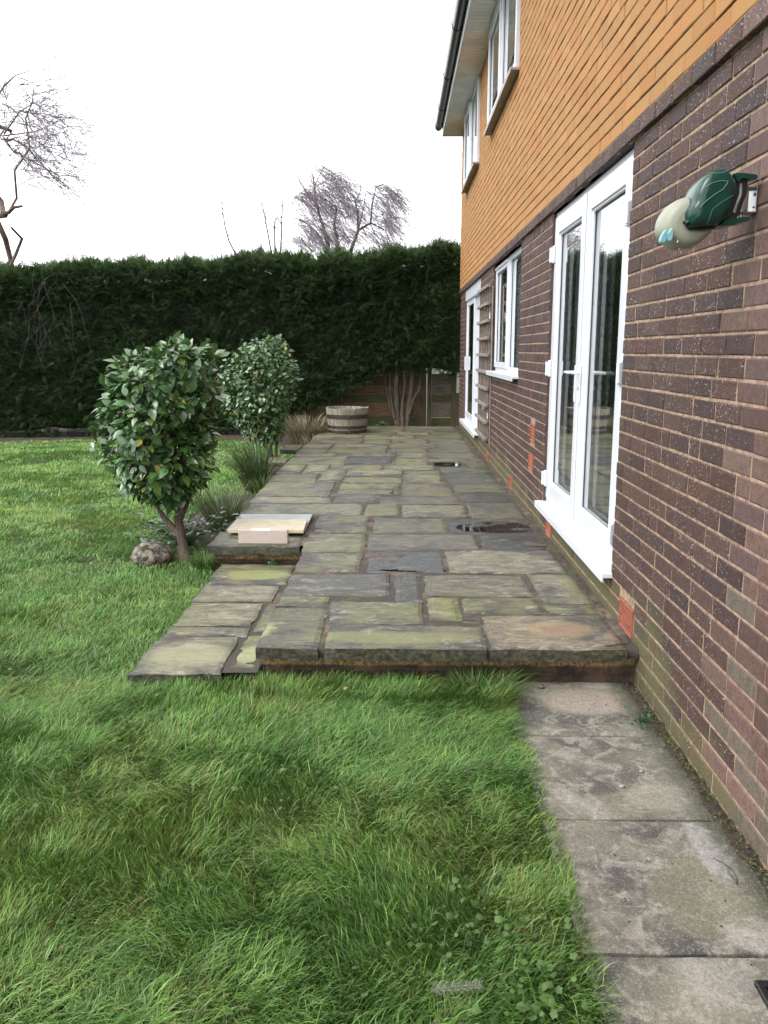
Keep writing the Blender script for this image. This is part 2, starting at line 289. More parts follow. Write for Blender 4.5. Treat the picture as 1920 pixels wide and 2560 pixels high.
# ------------------------------------------------------------------ mesh helpers (everything is given in world coordinates)
class MB:
    def __init__(s): s.v = []; s.f = []; s.mi = []; s.at = {}
    def add(s, vs, fs, mi=0, **at):
        b = len(s.v); s.v += [tuple(p) for p in vs]; s.f += [tuple(i + b for i in f) for f in fs]; s.mi += [mi] * len(fs)
        for k, val in at.items(): s.at.setdefault(k, {}).update({i: val for i in range(b, b + len(vs))})
    def quad(s, a, b, c, d, mi=0, **at): s.add([a, b, c, d], [(0, 1, 2, 3)], mi, **at)
    def box(s, x0, x1, y0, y1, z0, z1, mi=0, ch=0.0, **at):
        if ch <= 0:
            v = [(x, y, z) for x in (x0, x1) for y in (y0, y1) for z in (z0, z1)]
            s.add(v, [(0, 1, 3, 2), (4, 6, 7, 5), (0, 4, 5, 1), (2, 3, 7, 6), (0, 2, 6, 4), (1, 5, 7, 3)], mi, **at); return
        v = []; ids = {}
        for i, x in enumerate((x0, x1)):
            for j, y in enumerate((y0, y1)):
                for k, z in enumerate((z0, z1)):
                    sx, sy, sz = (ch if i == 0 else -ch), (ch if j == 0 else -ch), (ch if k == 0 else -ch)
                    ids[i, j, k, 0] = len(v); v.append((x, y + sy, z + sz)); ids[i, j, k, 1] = len(v); v.append((x + sx, y, z + sz)); ids[i, j, k, 2] = len(v); v.append((x + sx, y + sy, z))
        I = lambda *a: ids[a]; f = []
        for i in (0, 1): f.append((I(i, 0, 0, 0), I(i, 1, 0, 0), I(i, 1, 1, 0), I(i, 0, 1, 0)))
        for j in (0, 1): f.append((I(0, j, 0, 1), I(1, j, 0, 1), I(1, j, 1, 1), I(0, j, 1, 1)))
        for k in (0, 1): f.append((I(0, 0, k, 2), I(1, 0, k, 2), I(1, 1, k, 2), I(0, 1, k, 2)))
        for j in (0, 1):
            for k in (0, 1): f.append((I(0, j, k, 1), I(1, j, k, 1), I(1, j, k, 2), I(0, j, k, 2)))
        for i in (0, 1):
            for k in (0, 1): f.append((I(i, 0, k, 0), I(i, 1, k, 0), I(i, 1, k, 2), I(i, 0, k, 2)))
            for j in (0, 1): f.append((I(i, j, 0, 0), I(i, j, 1, 0), I(i, j, 1, 1), I(i, j, 0, 1)))
        for i in (0, 1):
            for j in (0, 1):
                for k in (0, 1): f.append((I(i, j, k, 0), I(i, j, k, 1), I(i, j, k, 2)))
        s.add(v, f, mi, **at)
    def tube(s, pts, rad, n=6, mi=0, cap=True, **at):
        pts = [Vector(p) for p in pts]; rad = rad if hasattr(rad, '__len__') else [rad] * len(pts)
        vs = []; up = None
        for i, p in enumerate(pts):
            t = (pts[min(i + 1, len(pts) - 1)] - pts[max(i - 1, 0)]).normalized()
            if up is None: up = t.orthogonal().normalized()
            up = (up - t * up.dot(t)); up = up.normalized() if up.length > 1e-6 else t.orthogonal().normalized()
            q = t.cross(up)
            for k in range(n):
                a = 2 * math.pi * k / n; vs.append(p + (up * math.cos(a) + q * math.sin(a)) * rad[i])
        fs = [(i * n + k, i * n + (k + 1) % n, (i + 1) * n + (k + 1) % n, (i + 1) * n + k) for i in range(len(pts) - 1) for k in range(n)]
        if cap: fs += [tuple(range(n)), tuple(reversed(range((len(pts) - 1) * n, len(pts) * n)))]
        s.add(vs, fs, mi, **at)
    def grid(s, P, mi=0, closed_u=False, **at):        # P[u][v] points
        nu, nv = len(P), len(P[0]); vs = [p for row in P for p in row]
        fs = [(i * nv + j, ((i + 1) % nu) * nv + j, ((i + 1) % nu) * nv + j + 1, i * nv + j + 1) for i in range(nu if closed_u else nu - 1) for j in range(nv - 1)]
        s.add(vs, fs, mi, **at)

def wloc(p):
    v = Vector((0, 0, 0))
    while p is not None: v += p.location; p = p.parent
    return v
def link(name, me, parent=None, smooth=False):
    o = bpy.data.objects.new(name, me); COL.objects.link(o)
    if parent is not None: o.parent = parent
    if smooth: me.polygons.foreach_set('use_smooth', [True] * len(me.polygons))
    return o
def obj(name, mb, mat, parent=None, smooth=False, bevel=0):
    me = bpy.data.meshes.new(name); off = wloc(parent)
    me.from_pydata([(x - off.x, y - off.y, z - off.z) for x, y, z in mb.v], [], mb.f)
    for m in (mat if isinstance(mat, (list, tuple)) else [mat]): me.materials.append(m)
    if any(mb.mi): me.polygons.foreach_set('material_index', mb.mi)
    for k, d in mb.at.items():
        a = me.attributes.new(k, 'FLOAT_COLOR', 'POINT'); arr = np.ones((len(mb.v), 4), np.float32)
        for i, c in d.items(): arr[i, :3] = c
        a.data.foreach_set('color', arr.ravel())
    me.validate(); me.update()
    o = link(name, me, parent, smooth)
    if bevel:
        b = o.modifiers.new('b', 'BEVEL'); b.width = bevel; b.segments = 2; b.limit_method = 'ANGLE'
    return o
def npobj(name, V, Fc, mat, parent=None, tint=None, smooth=False):      # V (n,3), Fc (m,3|4)
    me = bpy.data.meshes.new(name); off = wloc(parent); V = V - np.array([off.x, off.y, off.z])
    k = Fc.shape[1]
    me.vertices.add(len(V)); me.vertices.foreach_set('co', V.astype(np.float32).ravel())
    me.loops.add(Fc.size); me.loops.foreach_set('vertex_index', Fc.astype(np.int32).ravel())
    me.polygons.add(len(Fc)); me.polygons.foreach_set('loop_start', np.arange(0, Fc.size, k, dtype=np.int32)); me.polygons.foreach_set('loop_total', np.full(len(Fc), k, np.int32))
    me.materials.append(mat)
    if tint is not None:
        a = me.attributes.new('tint', 'FLOAT_COLOR', 'POINT'); arr = np.ones((len(V), 4), np.float32); arr[:, :3] = tint; a.data.foreach_set('color', arr.ravel())
    me.update(calc_edges=True); return link(name, me, parent, smooth)
def tag(o, label=None, cat=None, group=None, kind=None):
    if label: o['label'] = label
    if cat: o['category'] = cat
    if group: o['group'] = group
    if kind: o['kind'] = kind
    return o
def empty(name, loc, label=None, cat=None, group=None, kind=None, parent=None):
    o = bpy.data.objects.new(name, None); COL.objects.link(o); o.location = Vector(loc) - wloc(parent)
    if parent is not None: o.parent = parent
    o.empty_display_size = 0.05
    return tag(o, label, cat, group, kind)

def stamp(tv, tf, pos, X, Y, Z, scale):                    # copies of a template with axes X,Y,Z (n,3)
    n = len(pos); tv = np.asarray(tv, float)
    V = pos[:, None, :] + scale[:, None, None] * (tv[None, :, 0:1] * X[:, None, :] + tv[None, :, 1:2] * Y[:, None, :] + tv[None, :, 2:3] * Z[:, None, :])
    Fc = (np.asarray(tf)[None] + (np.arange(n) * len(tv))[:, None, None]).reshape(-1, np.asarray(tf).shape[1])
    return V.reshape(-1, 3), Fc
def unit(a): return a / np.maximum(np.linalg.norm(a, axis=-1, keepdims=True), 1e-9)
def axes(d, n):                                             # Y along d, Z near n
    Y = unit(d); X = unit(np.cross(Y, n)); Z = np.cross(X, Y); return X, Y, Z

#PART2
# ------------------------------------------------------------------ ground and beds
X = 1.105
g = MB(); g.quad((-1500, -1500, -0.03), (1500, -1500, -0.03), (1500, 1500, -0.03), (-1500, 1500, -0.03)); tag(obj('ground', g, MT['ground']), kind='structure')
def hedge_y(x): return 15.2 + np.minimum(np.asarray(x) + 3.0, 0) * 0.16
def sheet(name, poly, z, mat, res=0.06, amp=0.02, kind='structure', seed=3):
    poly = np.array(poly); x0, y0 = poly.min(0); x1, y1 = poly.max(0)
    xs = np.arange(x0, x1 + res, res); ys = np.arange(y0, y1 + res, res); gx, gy = np.meshgrid(xs, ys, indexing='ij')
    ins = inside(gx.ravel(), gy.ravel(), poly).reshape(gx.shape)
    zz = z + amp * (fbm(gx * 6, gy * 6, seed) - 0.4); zz = np.where(ins, zz, z - 0.06)
    V = np.stack([gx, gy, zz], -1).reshape(-1, 3); ny = len(ys)
    i, j = np.meshgrid(np.arange(len(xs) - 1), np.arange(ny - 1), indexing='ij'); a = (i * ny + j).ravel()
    keep = (ins[:-1, :-1] | ins[1:, 1:] | ins[1:, :-1] | ins[:-1, 1:]).ravel()
    return tag(npobj(name, V, np.stack([a, a + ny, a + ny + 1, a + 1], 1)[keep], mat, smooth=True), kind=kind)
def inside(x, y, poly):
    r = np.zeros(len(x), bool); n = len(poly)
    for i in range(n):
        x1, y1 = poly[i]; x2, y2 = poly[(i + 1) % n]
        c = ((y1 > y) != (y2 > y)) & (x < (x2 - x1) * (y - y1) / ((y2 - y1) or 1e-9) + x1); r ^= c
    return r
BED1 = [(-1.34, 6.35), (-1.66, 6.6), (-1.95, 7.3), (-1.92, 8.2), (-1.75, 8.75), (-1.34, 8.9)]
BED2 = [(-1.38, 9.9), (-1.72, 9.95), (-2.0, 10.7), (-1.95, 11.3), (-1.5, 11.6), (-1.3, 10.9)]
BED3 = [(-9.5, 13.4), (-6.7, 14.0), (-5.0, 14.75), (-3.4, 14.75), (-2.3, 14.3), (-1.75, 13.0), (-1.3, 12.2), (-1.2, 15.0), (1.1, 15.0), (1.3, 17.3), (-9.5, 17.3)]
sheet('soil', BED1, 0.0, MT['soil'], seed=5); sheet('soil', BED2, 0.005, MT['soil'], seed=6); sheet('soil', BED3, 0.0, MT['soil'], 0.08, 0.05, seed=7)

# ------------------------------------------------------------------ terrace of riven flags
def slab_into(mb, x0, x1, y0, y1, zt, th, res, wet=0.0, alg=0.5, tint=(0.2, 0.19, 0.16), amp=0.006, sd=None, edge=0.007, rough_edge=()):
    sd = random.randrange(1, 9999) if sd is None else sd
    nx = max(3, int((x1 - x0) / res)); ny = max(3, int((y1 - y0) / res))
    def spread(n): 
        t = np.linspace(0, 1, n - 1); return np.concatenate([[0, 0.006 / max(0.1, 1)], t[1:-1], [1 - 0.006, 1]])
    us, vs_ = spread(nx), spread(ny); U, W = np.meshgrid(us, vs_, indexing='ij')
    x = x0 + (x1 - x0) * U; y = y0 + (y1 - y0) * W
    # wandering outline
    x = x + (1 - U) ** 6 * edge * (fbm(y * 9, y * 0 + sd, sd) - .5) * 2.6 + U ** 6 * edge * (fbm(y * 9, y * 0 + sd, sd + 5) - .5) * 2.6
    y = y + (1 - W) ** 6 * edge * (fbm(x * 9, x * 0 + sd, sd + 9) - .5) * 2.6 + W ** 6 * edge * (fbm(x * 9, x * 0 + sd, sd + 14) - .5) * 2.6
    d = np.minimum(np.minimum(x - x.min(), x.max() - x), np.minimum(y - y.min(), y.max() - y)); d = np.minimum(np.minimum(U * (x1 - x0), (1 - U) * (x1 - x0)), np.minimum(W * (y1 - y0), (1 - W) * (y1 - y0)))
    tilt = (random.uniform(-1, 1) * 0.003) * (U - .5) + (random.uniform(-1, 1) * 0.003) * (W - .5)
    z = zt + tilt + amp * (fbm(x * 5 + sd, y * 12 + sd, sd, 5, .6) - .5) * 2 - 0.007 * np.exp(-d / 0.006)
    nyy = len(vs_); nxx = len(us)
    V = [tuple(p) for p in np.stack([x, y, z], -1).reshape(-1, 3)]
    Fq = [(i * nyy + j, (i + 1) * nyy + j, (i + 1) * nyy + j + 1, i * nyy + j + 1) for i in range(nxx - 1) for j in range(nyy - 1)]
    ring = [i * nyy for i in range(nxx)] + [(nxx - 1) * nyy + j for j in range(1, nyy)] + [i * nyy + nyy - 1 for i in range(nxx - 2, -1, -1)] + [j for j in range(nyy - 2, 0, -1)]
    cx, cy = (x0 + x1) / 2, (y0 + y1) / 2
    for lev, (dz, k) in enumerate(((0.4, 1.0), (1.0, -0.5))):
        b = len(V)
        for q, i in enumerate(ring):
            px, py, pz = V[i]; o = 0.006 * (vn(px * 30 + py * 30, sd + lev, sd) - 0.5 + 0.25 * k) 
            V.append((px + math.copysign(o, px - cx), py + math.copysign(o, py - cy), pz - th * dz * (0.9 + 0.2 * vn(px * 20, py * 20, sd))))
        prev = ring if lev == 0 else list(range(b - len(ring), b)); n = len(ring)
        Fq += [(prev[q], b + q, b + (q + 1) % n, prev[(q + 1) % n]) for q in range(n)]
    base_i = len(mb.v); mb.add(V, Fq, tint=tint, prm=(wet, alg, random.random()))
    if amp > .002:                                          # tint darkens towards the arrises of each flag
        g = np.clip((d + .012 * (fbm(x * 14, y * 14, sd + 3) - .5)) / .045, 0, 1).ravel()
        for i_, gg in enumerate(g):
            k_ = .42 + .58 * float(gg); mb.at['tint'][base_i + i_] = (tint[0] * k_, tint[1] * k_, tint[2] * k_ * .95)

ZP = 0.19; ZL = 0.06
GREY, OLIVE, DARK, PALE, WARM = (0.185, 0.165, 0.122), (0.21, 0.205, 0.11), (0.09, 0.088, 0.082), (0.29, 0.262, 0.195), (0.27, 0.205, 0.145)
SL = [  # x0,x1,y0,y1, wet, algae, tint
 (-0.640, -0.360, 3.645, 4.207, .25, .45, GREY), (-0.325, 0.410, 3.631, 3.926, .35, .8, GREY), (0.434, 1.045, 3.615, 4.095, .0, .35, WARM),
 (-0.636, -0.366, 4.235, 4.405, 0, 1.0, OLIVE), (-0.636, -0.040, 4.430, 4.880, .3, .15, DARK), (-0.345, -0.054, 4.336, 4.410, 0, 1, OLIVE),
 (-0.346, 0.135, 3.952, 4.310, .1, .75, GREY), (-0.014, 0.143, 4.318, 4.866, .6, .1, DARK), (0.167, 0.330, 4.018, 4.400, 0, .8, OLIVE),
 (0.352, 0.745, 4.130, 4.398, 0, .8, OLIVE), (0.164, 0.412, 3.938, 4.000, .2, .3, GREY), (0.352, 0.42, 4.02, 4.115, 0, .5, GREY), (0.780, 1.042, 4.127, 4.283, 0, .95, OLIVE),
 (0.792, 1.058, 4.305, 4.886, 0, .6, PALE), (0.166, 0.757, 4.431, 4.865, .2, .3, GREY), (0.324, 1.042, 4.915, 5.492, .05, .25, PALE),
 (-0.190, 0.310, 4.920, 5.500, 1.0, .1, (0.14, 0.142, 0.15)), (-0.634, -0.232, 4.940, 5.424, .1, .7, GREY), (-0.648, -0.228, 5.455, 6.005, .1, .75, GREY),
 (-0.206, 0.568, 5.512, 6.004, .6, .15, GREY), (0.596, 1.030, 5.520, 6.026, .9, .1, DARK), (-0.640, -0.226, 6.070, 6.726, .15, .7, GREY),
 (-0.180, 0.376, 6.050, 6.600, .35, .4, GREY), (0.402, 1.040, 6.045, 6.552, 1.1, .05, DARK), (-1.300, -0.690, 6.090, 6.720, 0, .4, GREY),
 (-1.310, -0.680, 5.600, 6.060, .0, .35, GREY), (-1.310, -0.296, 6.750, 7.243, .1, .4, PALE), (-0.270, 0.018, 6.72, 7.245, .1, .7, GREY), (0.046, 0.585, 6.645, 7.18, .15, .6, GREY),
 (0.612, 1.050, 6.600, 7.300, .5, .3, GREY), (-1.320, -0.600, 7.270, 7.610, 0, .4, PALE), (-0.572, -0.200, 7.328, 7.705, .3, .3, GREY), (-0.154, 0.570, 7.24, 7.61, .7, .15, GREY),
 (0.595, 1.050, 7.34, 7.83, .9, .1, DARK), (-1.330, -0.635, 7.64, 8.48, 0, .6, GREY), (-0.566, 0.016, 8.065, 8.37, 0, .8, OLIVE), (-0.566, 0.016, 7.735, 8.04, .1, .5, GREY), (0.050, 0.53, 7.64, 8.37, .15, .5, GREY),
 (0.56, 1.05, 7.87, 8.33, .1, .6, GREY), (-0.560, 0.045, 8.45, 8.84, 0, .7, GREY), (0.063, 0.46, 8.42, 8.99, 0, .6, OLIVE), (0.52, 1.05, 8.38, 9.15, .6, .4, DARK),
 (-1.330, -0.855, 8.50, 9.04, 0, .5, GREY), (-0.825, -0.580, 8.52, 9.35, 0, .7, PALE), (-0.560, 0.055, 8.91, 9.36, 0, .5, PALE), (0.075, 0.47, 9.02, 9.35, 0, .5, GREY), (0.50, 1.05, 9.18, 9.60, .2, .7, GREY),
 (-1.340, -1.085, 9.09, 9.785, 0, .5, PALE), (-1.05, -0.80, 9.09, 9.785, 0, .6, PALE), (-0.772, -0.19, 9.40, 9.79, 0, .9, OLIVE), (-0.146, 0.42, 9.39, 9.78, 0, .6, GREY), 
 (-1.34, -0.636, 9.83, 10.59, 0, .75, GREY), (-0.60, -0.07, 9.95, 10.535, .3, 0, (0.10, 0.108, 0.125)), (-0.01, 0.36, 9.81, 10.38, 0, .6, OLIVE), (0.40, 0.80, 9.64, 10.10, 1.4, 0, DARK), (0.83, 1.05, 9.64, 10.10, 0, .6, OLIVE)]
ys = [(10.42, 10.98), (11.02, 11.5), (11.54, 12.05), (12.09, 12.72), (12.76, 13.36), (13.4, 13.78), (13.82, 14.35), (14.39, 14.95)]
for k, (a, b) in enumerate(ys):
    x = -1.32 + random.uniform(-.03, .03) if k < 5 else -1.22
    aa = a
    while x < 0.95:
        ww = random.choice((0.42, 0.55, 0.68, 0.8)); x1 = min(x + ww, 1.05)
        if 1.05 - x1 < 0.25: x1 = 1.05
        if not (k == 0 and x < -0.05): SL.append((x, x1 - 0.03, aa, b, random.choice((0, 0, .1, .5 if x > 0 else 0)), random.uniform(.3, .85), random.choice((GREY, GREY, OLIVE, PALE))))
        elif x1 <= 0.0: SL.append((x, x1 - 0.03, 10.62, b, 0, random.uniform(.3, .8), random.choice((GREY, OLIVE))))
        else: SL.append((x, -0.03, 10.62, b, 0, .5, GREY)); x1 = 0.0
        x = x1
SL += [(-1.62, -1.36, 10.0, 10.45, 0, .5, PALE), (-1.60, -1.36, 11.3, 11.9, 0, .5, GREY), (0.40, 1.05, 10.13, 10.39, .1, .8, OLIVE)]
for i_, s_ in enumerate(SL):
    if s_[1] > 0.9 and s_[2] > 5.9 and s_[4] < .4: SL[i_] = s_[:4] + (random.uniform(.35, .7),) + s_[5:]
ter = empty('terrace', (0, 0, 0), kind='structure')
mb = MB()
for q, (x0, x1, y0, y1, wet, alg, tint) in enumerate(SL):
    near = y0 < 7.2; drop = 0.005 if wet >= 0.9 else random.uniform(-.002, .002); gap = -0.002
    front = y0 < 3.7
    k_ = random.uniform(.76, 1.28); t = tuple(c * k_ * random.uniform(0.95, 1.05) for c in tint); alg *= .85
    if front: y0 = 3.60
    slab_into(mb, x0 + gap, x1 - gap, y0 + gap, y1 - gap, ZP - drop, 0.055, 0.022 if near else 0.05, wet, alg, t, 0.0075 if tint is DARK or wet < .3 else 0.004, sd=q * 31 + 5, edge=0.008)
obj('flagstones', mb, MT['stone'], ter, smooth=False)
mb = MB()     # bedding mortar seen in the joints
for (x0, x1, y0, y1) in ((-0.632, 1.05, 3.635, 5.62), (-1.29, 1.05, 5.64, 14.97)): 
    nx, ny = int((x1 - x0) / .06), int((y1 - y0) / .06)
    mb.grid([[(x0 + (x1 - x0) * i / nx, y0 + (y1 - y0) * j / ny, ZP - 0.007 + 0.004 * (float(vn(i * .9, j * .9, 3)) - .5)) for j in range(ny + 1)] for i in range(nx + 1)])
mb.grid([[(xx, yy, ZP - 0.016 + 0.012 * float(vn(xx * 40, yy * 8, 9)) + (xx - 1.05) * 0.1) for yy in np.arange(3.63, 15.0, .05)] for xx in (1.04, 1.06, 1.08, 1.104)])
obj('jointing', mb, MT['joint'], ter)
mb = MB()
def riser(mb, ax, a, b, c, z0, z1):
    n = max(2, int((b - a) / .05)); rows = []
    for zi in range(7):
        z = z0 + (z1 - z0) * zi / 6; rows.append([((a + (b - a) * i / n, c, z) if ax == 'x' else (c, a + (b - a) * i / n, z)) for i in range(n + 1)])
    rows = [[((p[0], p[1] + 0.014 * (float(fbm(p[0] * 9, p[2] * 30, 4)) - .5) + (0.012 if p[2] < z0 + .07 else 0), p[2]) if ax == 'x' else (p[0] + 0.014 * (float(fbm(p[1] * 9, p[2] * 30, 4)) - .5), p[1], p[2])) for p in r] for r in rows]
    mb.grid(rows)
riser(mb, 'x', -0.625, 1.104, 3.665, -0.03, 0.145); riser(mb, 'y', 3.665, 5.65, -0.618, -0.03, 0.145)
riser(mb, 'x', -1.28, -0.62, 5.655, -0.03, 0.145); riser(mb, 'y', 5.655, 15.0, -1.265, -0.03, 0.145); riser(mb, 'x', -1.265, 1.1, 15.0, -0.03, 0.18)
obj('riser', mb, MT['riser'], ter)
mb = MB()
for (a, b, zt) in ((-.363, -.322, .001), (.407, .437, .003), (1.042, 1.103, .0)):
    mb.grid([[(a + (b - a) * i / 3, yy, zz + .004 * float(vn(i * 3 + a * 9, zz * 60, 4))) for (yy, zz) in ((3.70, ZP - .007), (3.635, ZP - .008 + zt), (3.618, ZP - .014), (3.614, ZP - .03), (3.62, ZP - .056))] for i in range(4)])
obj('joint_ends', mb, MT['joint'], ter, smooth=True)
# low side step
stp = empty('garden_step', (0, 0, 0), kind='structure'); mb = MB()
for q, (x0, x1, y0, y1, alg, tint) in enumerate([(-1.232, -0.815, 3.606, 4.112, .35, (0.26, 0.25, 0.18)), (-0.795, -0.655, 3.69, 4.16, .7, (0.24, 0.25, 0.12)), (-1.225, -0.775, 4.133, 4.270, .8, PALE),
        (-1.216, -0.790, 4.288, 4.709, .3, PALE), (-1.221, -0.745, 4.735, 5.084, .2, PALE), (-1.222, -0.70, 5.102, 5.60, .5, GREY), (-0.755, -0.66, 4.19, 4.70, .4, GREY)]):
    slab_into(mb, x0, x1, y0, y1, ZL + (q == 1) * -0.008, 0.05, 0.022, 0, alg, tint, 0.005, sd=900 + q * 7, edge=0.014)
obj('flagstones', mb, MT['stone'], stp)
mb = MB(); mb.grid([[(xx, yy, ZL - 0.008 - 0.004 * float(vn(xx * 30, yy * 30, 2))) for yy in np.arange(3.64, 5.66, .06)] for xx in np.arange(-1.2, -0.61, .05)]); obj('jointing', mb, MT['joint'], stp)
mb = MB(); riser(mb, 'x', -1.21, -0.63, 3.65, -0.05, 0.02); riser(mb, 'y', 3.65, 5.6, -1.2, -0.05, 0.02); obj('riser', mb, MT['riser'], stp)

# concrete path beside the wall
pth = empty('path', (0, 0, 0), kind='structure'); mb = MB()
for q, (y0, y1) in enumerate(((3.133, 3.70), (2.523, 3.127), (1.894, 2.517), (1.28, 1.888), (0.66, 1.274), (0.04, 0.654), (-0.58, 0.034))):
    slab_into(mb, 0.485, 1.068, y0 + .002, y1 - .002, 0.0 + q * 0.0006, 0.05, 0.03, 0, 0, (0.2, 0.2, 0.2), 0.0015, sd=70 + q, edge=0.004)
obj('paving_slabs', mb, MT['concrete'], pth)
mb = MB(); mb.grid([[(xx, yy, -0.022 + 0.04 * float(fbm(xx * 25, yy * 25, 8)) * (xx > 1.04)) for yy in np.arange(-1, 3.68, .02)] for xx in (0.49, 0.8, 1.04, 1.055, 1.07, 1.085, 1.104)]); obj('edging_soil', mb, MT['soil'], pth, smooth=True)

# rain water lying on the flags
def puddle(cx, cy, ax, ay, z, sd):
    mb = MB(); n = 60; pts = []
    for k in range(n):
        a = 2 * math.pi * k / n; r = 0.82 + 0.36 * (float(fbm(math.cos(a) * 1.6 + 9, math.sin(a) * 1.6 + 9, sd)) - .3)
        ca, sa = math.cos(a), math.sin(a); q = (abs(ca) ** 3 + abs(sa) ** 3) ** (-1 / 3)
        pts.append((cx + ax * r * ca * q, cy + ay * r * sa * q, z))
    mb.add(pts, [tuple(range(n))]); tag(obj('puddle', mb, MT['water']), kind='structure')
puddle(0.74, 6.27, 0.30, 0.22, ZP - 0.0030, 3); puddle(0.10, 4.985, 0.22, 0.045, ZP - 0.0040, 8); 
puddle(0.60, 9.86, 0.19, 0.2, ZP - 0.0030, 6);  

# ------------------------------------------------------------------ the house
house = empty('house', (X, 0, 0), 'two-storey house of dark brown brick below and orange brick above', 'house')
ZH = 2.555
OPL = [(4.17, 6.25, 0.395, 2.48), (7.76, 9.98, 1.275, 2.48), (11.44, 14.05, 0.395, 2.48)]
OPU = [(8.13, 10.42, 4.01, 5.2), (11.85, 13.95, 3.99, 5.2)]
VENTS = [(6.70, 6.93, 0.785, 0.925, 'l'), (6.74, 6.97, 0.545, 0.685, 'l'), (7.91, 8.14, 0.19, 0.315, 'g'), (5.84, 6.07, 0.20, 0.33, 'l'), (3.745, 3.972, 0.185, 0.325, 'g'), (10.03, 10.27, 0.15, 0.285, 'g')]
def brick_courses(mb, zbase, ncourse, ops, x0, cols, prm, y0=-1.0, y1=15.0, jit=0.0016, joint=0.010, depth=0.012, rag=0.0012, headers=0.12, proud=0.0, bj=None):
    bj = bj or joint
    for k in range(ncourse):
        z0 = zbase + 0.075 * k; z1 = z0 + 0.075 - bj
        y = y0 - (0.1125 if k % 2 else 0) - random.choice((0, 0, 0.056)); wob = 0
        while y < y1:
            L = 0.225; r = random.random()
            if r < headers: L = 0.1125
            ya, yb = max(y, y0), min(y + L - joint, y1); y += L + random.uniform(-.002, .002)
            segs = [(ya, yb)]
            for (oy0, oy1, oz0, oz1) in ops:
                if z1 > oz0 + 0.02 and z0 < oz1 - 0.02:
                    ns = []
                    for a, b in segs:
                        if b <= oy0 or a >= oy1: ns.append((a, b)); continue
                        if a < oy0: ns.append((a, oy0))
                        if b > oy1: ns.append((oy1, b))
                    segs = ns
            for a, b in segs:
                if b - a < 0.02: continue
                c, p = cols((a + b) / 2, z0), prm((a + b) / 2, z0)
                dx = random.uniform(-jit, jit) - proud; J = lambda s=rag: random.uniform(-s, s)
                tw = random.uniform(-jit, jit); e = 0.004
                F_ = [(x0 + dx + (tw if i in (0, 3) else -tw), yy + J(), zz + J()) for i, (yy, zz) in enumerate(((a + e, z0 + e), (b - e, z0 + e), (b - e, z1 - e), (a + e, z1 - e)))]
                G_ = [(x0 + dx + 0.003, yy + J(), zz + J()) for yy, zz in ((a, z0), (b, z0), (b, z1), (a, z1))]
                H_ = [(x0 + depth + 0.004, yy, zz) for yy, zz in ((a, z0), (b, z0), (b, z1), (a, z1))]
                fs = [(0, 3, 2, 1)]
                for q in range(4):
                    n = (q + 1) % 4; fs += [(q, n, 4 + n, 4 + q), (4 + q, 4 + n, 8 + n, 8 + q)]
                mb.add(F_ + G_ + H_, fs, 0, tint=c, prm=p)
def backing(mb, x, y0, y1, z0, z1, ops, mi, deep, tint):
    ysx = sorted({y0, y1, *[o[0] for o in ops], *[o[1] for o in ops]}); zsx = sorted({z0, z1, *[max(z0, o[2]) for o in ops], *[min(z1, o[3]) for o in ops]})
    for a, b in zip(ysx, ysx[1:]):
        for c, d in zip(zsx, zsx[1:]):
            if any(o[0] <= a and b <= o[1] and o[2] <= c + 1e-6 and d <= o[3] + 1e-6 for o in ops): continue
            mb.quad((x, a, c), (x, a, d), (x, b, d), (x, b, c), mi, tint=tint, prm=(0, 0, 0))
    for (a, b, c, d) in ops:
        d = min(d, z1)
        mb.quad((x, b, c), (x + deep, b, c), (x + deep, b, d), (x, b, d), 0, tint=tint, prm=(.3, 0, 0)); mb.quad((x, a, c), (x, a, d), (x + deep, a, d), (x + deep, a, c), 0, tint=tint, prm=(.3, 0, 0))
        mb.quad((x, a, c), (x + deep, a, c), (x + deep, b, c), (x, b, c), mi, tint=tint, prm=(0, 0, 0)); mb.quad((x, a, d), (x, b, d), (x + deep, b, d), (x + deep, a, d), mi, tint=tint, prm=(0, 0, 0))
def newb(y, z):
    k = round((z - ZH) / 0.075); edge = 2.66 + (0.10 if k % 2 else -0.02) + (0.12 if z > 1.45 else 0) + 0.08 * (float(vn(k * .7, 2, 5)) - .5)
    return y < edge
def bcol(y, z):
    if newb(y, z):
        b = random.choice([(0.165, 0.098, 0.077), (0.125, 0.073, 0.060), (0.19, 0.115, 0.092), (0.17, 0.112, 0.09), (0.165, 0.135, 0.10) if z < .7 else (0.15, 0.094, 0.084)])
    else: b = random.choice([(0.072, 0.038, 0.030), (0.078, 0.042, 0.032), (0.060, 0.034, 0.030), (0.084, 0.040, 0.028), (0.054, 0.034, 0.032), (0.090, 0.051, 0.038)])
    s = random.uniform(.85, 1.15); return tuple(c * s for c in b)
def bprm(y, z): return ((0.15 if newb(y, z) else random.uniform(.5, 1.0)), random.random(), 0)
vent_ops = [(v[0] - .004, v[1] + .004, v[2] - .004, v[3] + .004) for v in VENTS]
mb = MB(); n = 36
brick_courses(mb, ZH - 0.075 * n, n - 1, OPL + vent_ops, X, bcol, bprm)
backing(mb, X + 0.0038, -1.0, 15.0, -0.2, ZH - 0.075, OPL + vent_ops, 1, 0.10, (0.11, 0.07, 0.062))
mb.quad((X + .007, 15, -.2), (X + .007, 15, 2.48), (9, 15, 2.48), (9, 15, -.2), 0, tint=(0.11, 0.07, 0.062), prm=(1, 0, 0))
mb.quad((X + .007, -1, -.2), (9, -1, -.2), (9, -1, 2.48), (X + .007, -1, 2.48), 0, tint=(0.11, 0.07, 0.062), prm=(1, 0, 0))
mb.quad((9, 15, -.2), (9, 15, 2.48), (9, -1, 2.48), (9, -1, -.2), 0, tint=(0.11, 0.07, 0.062), prm=(1, 0, 0))
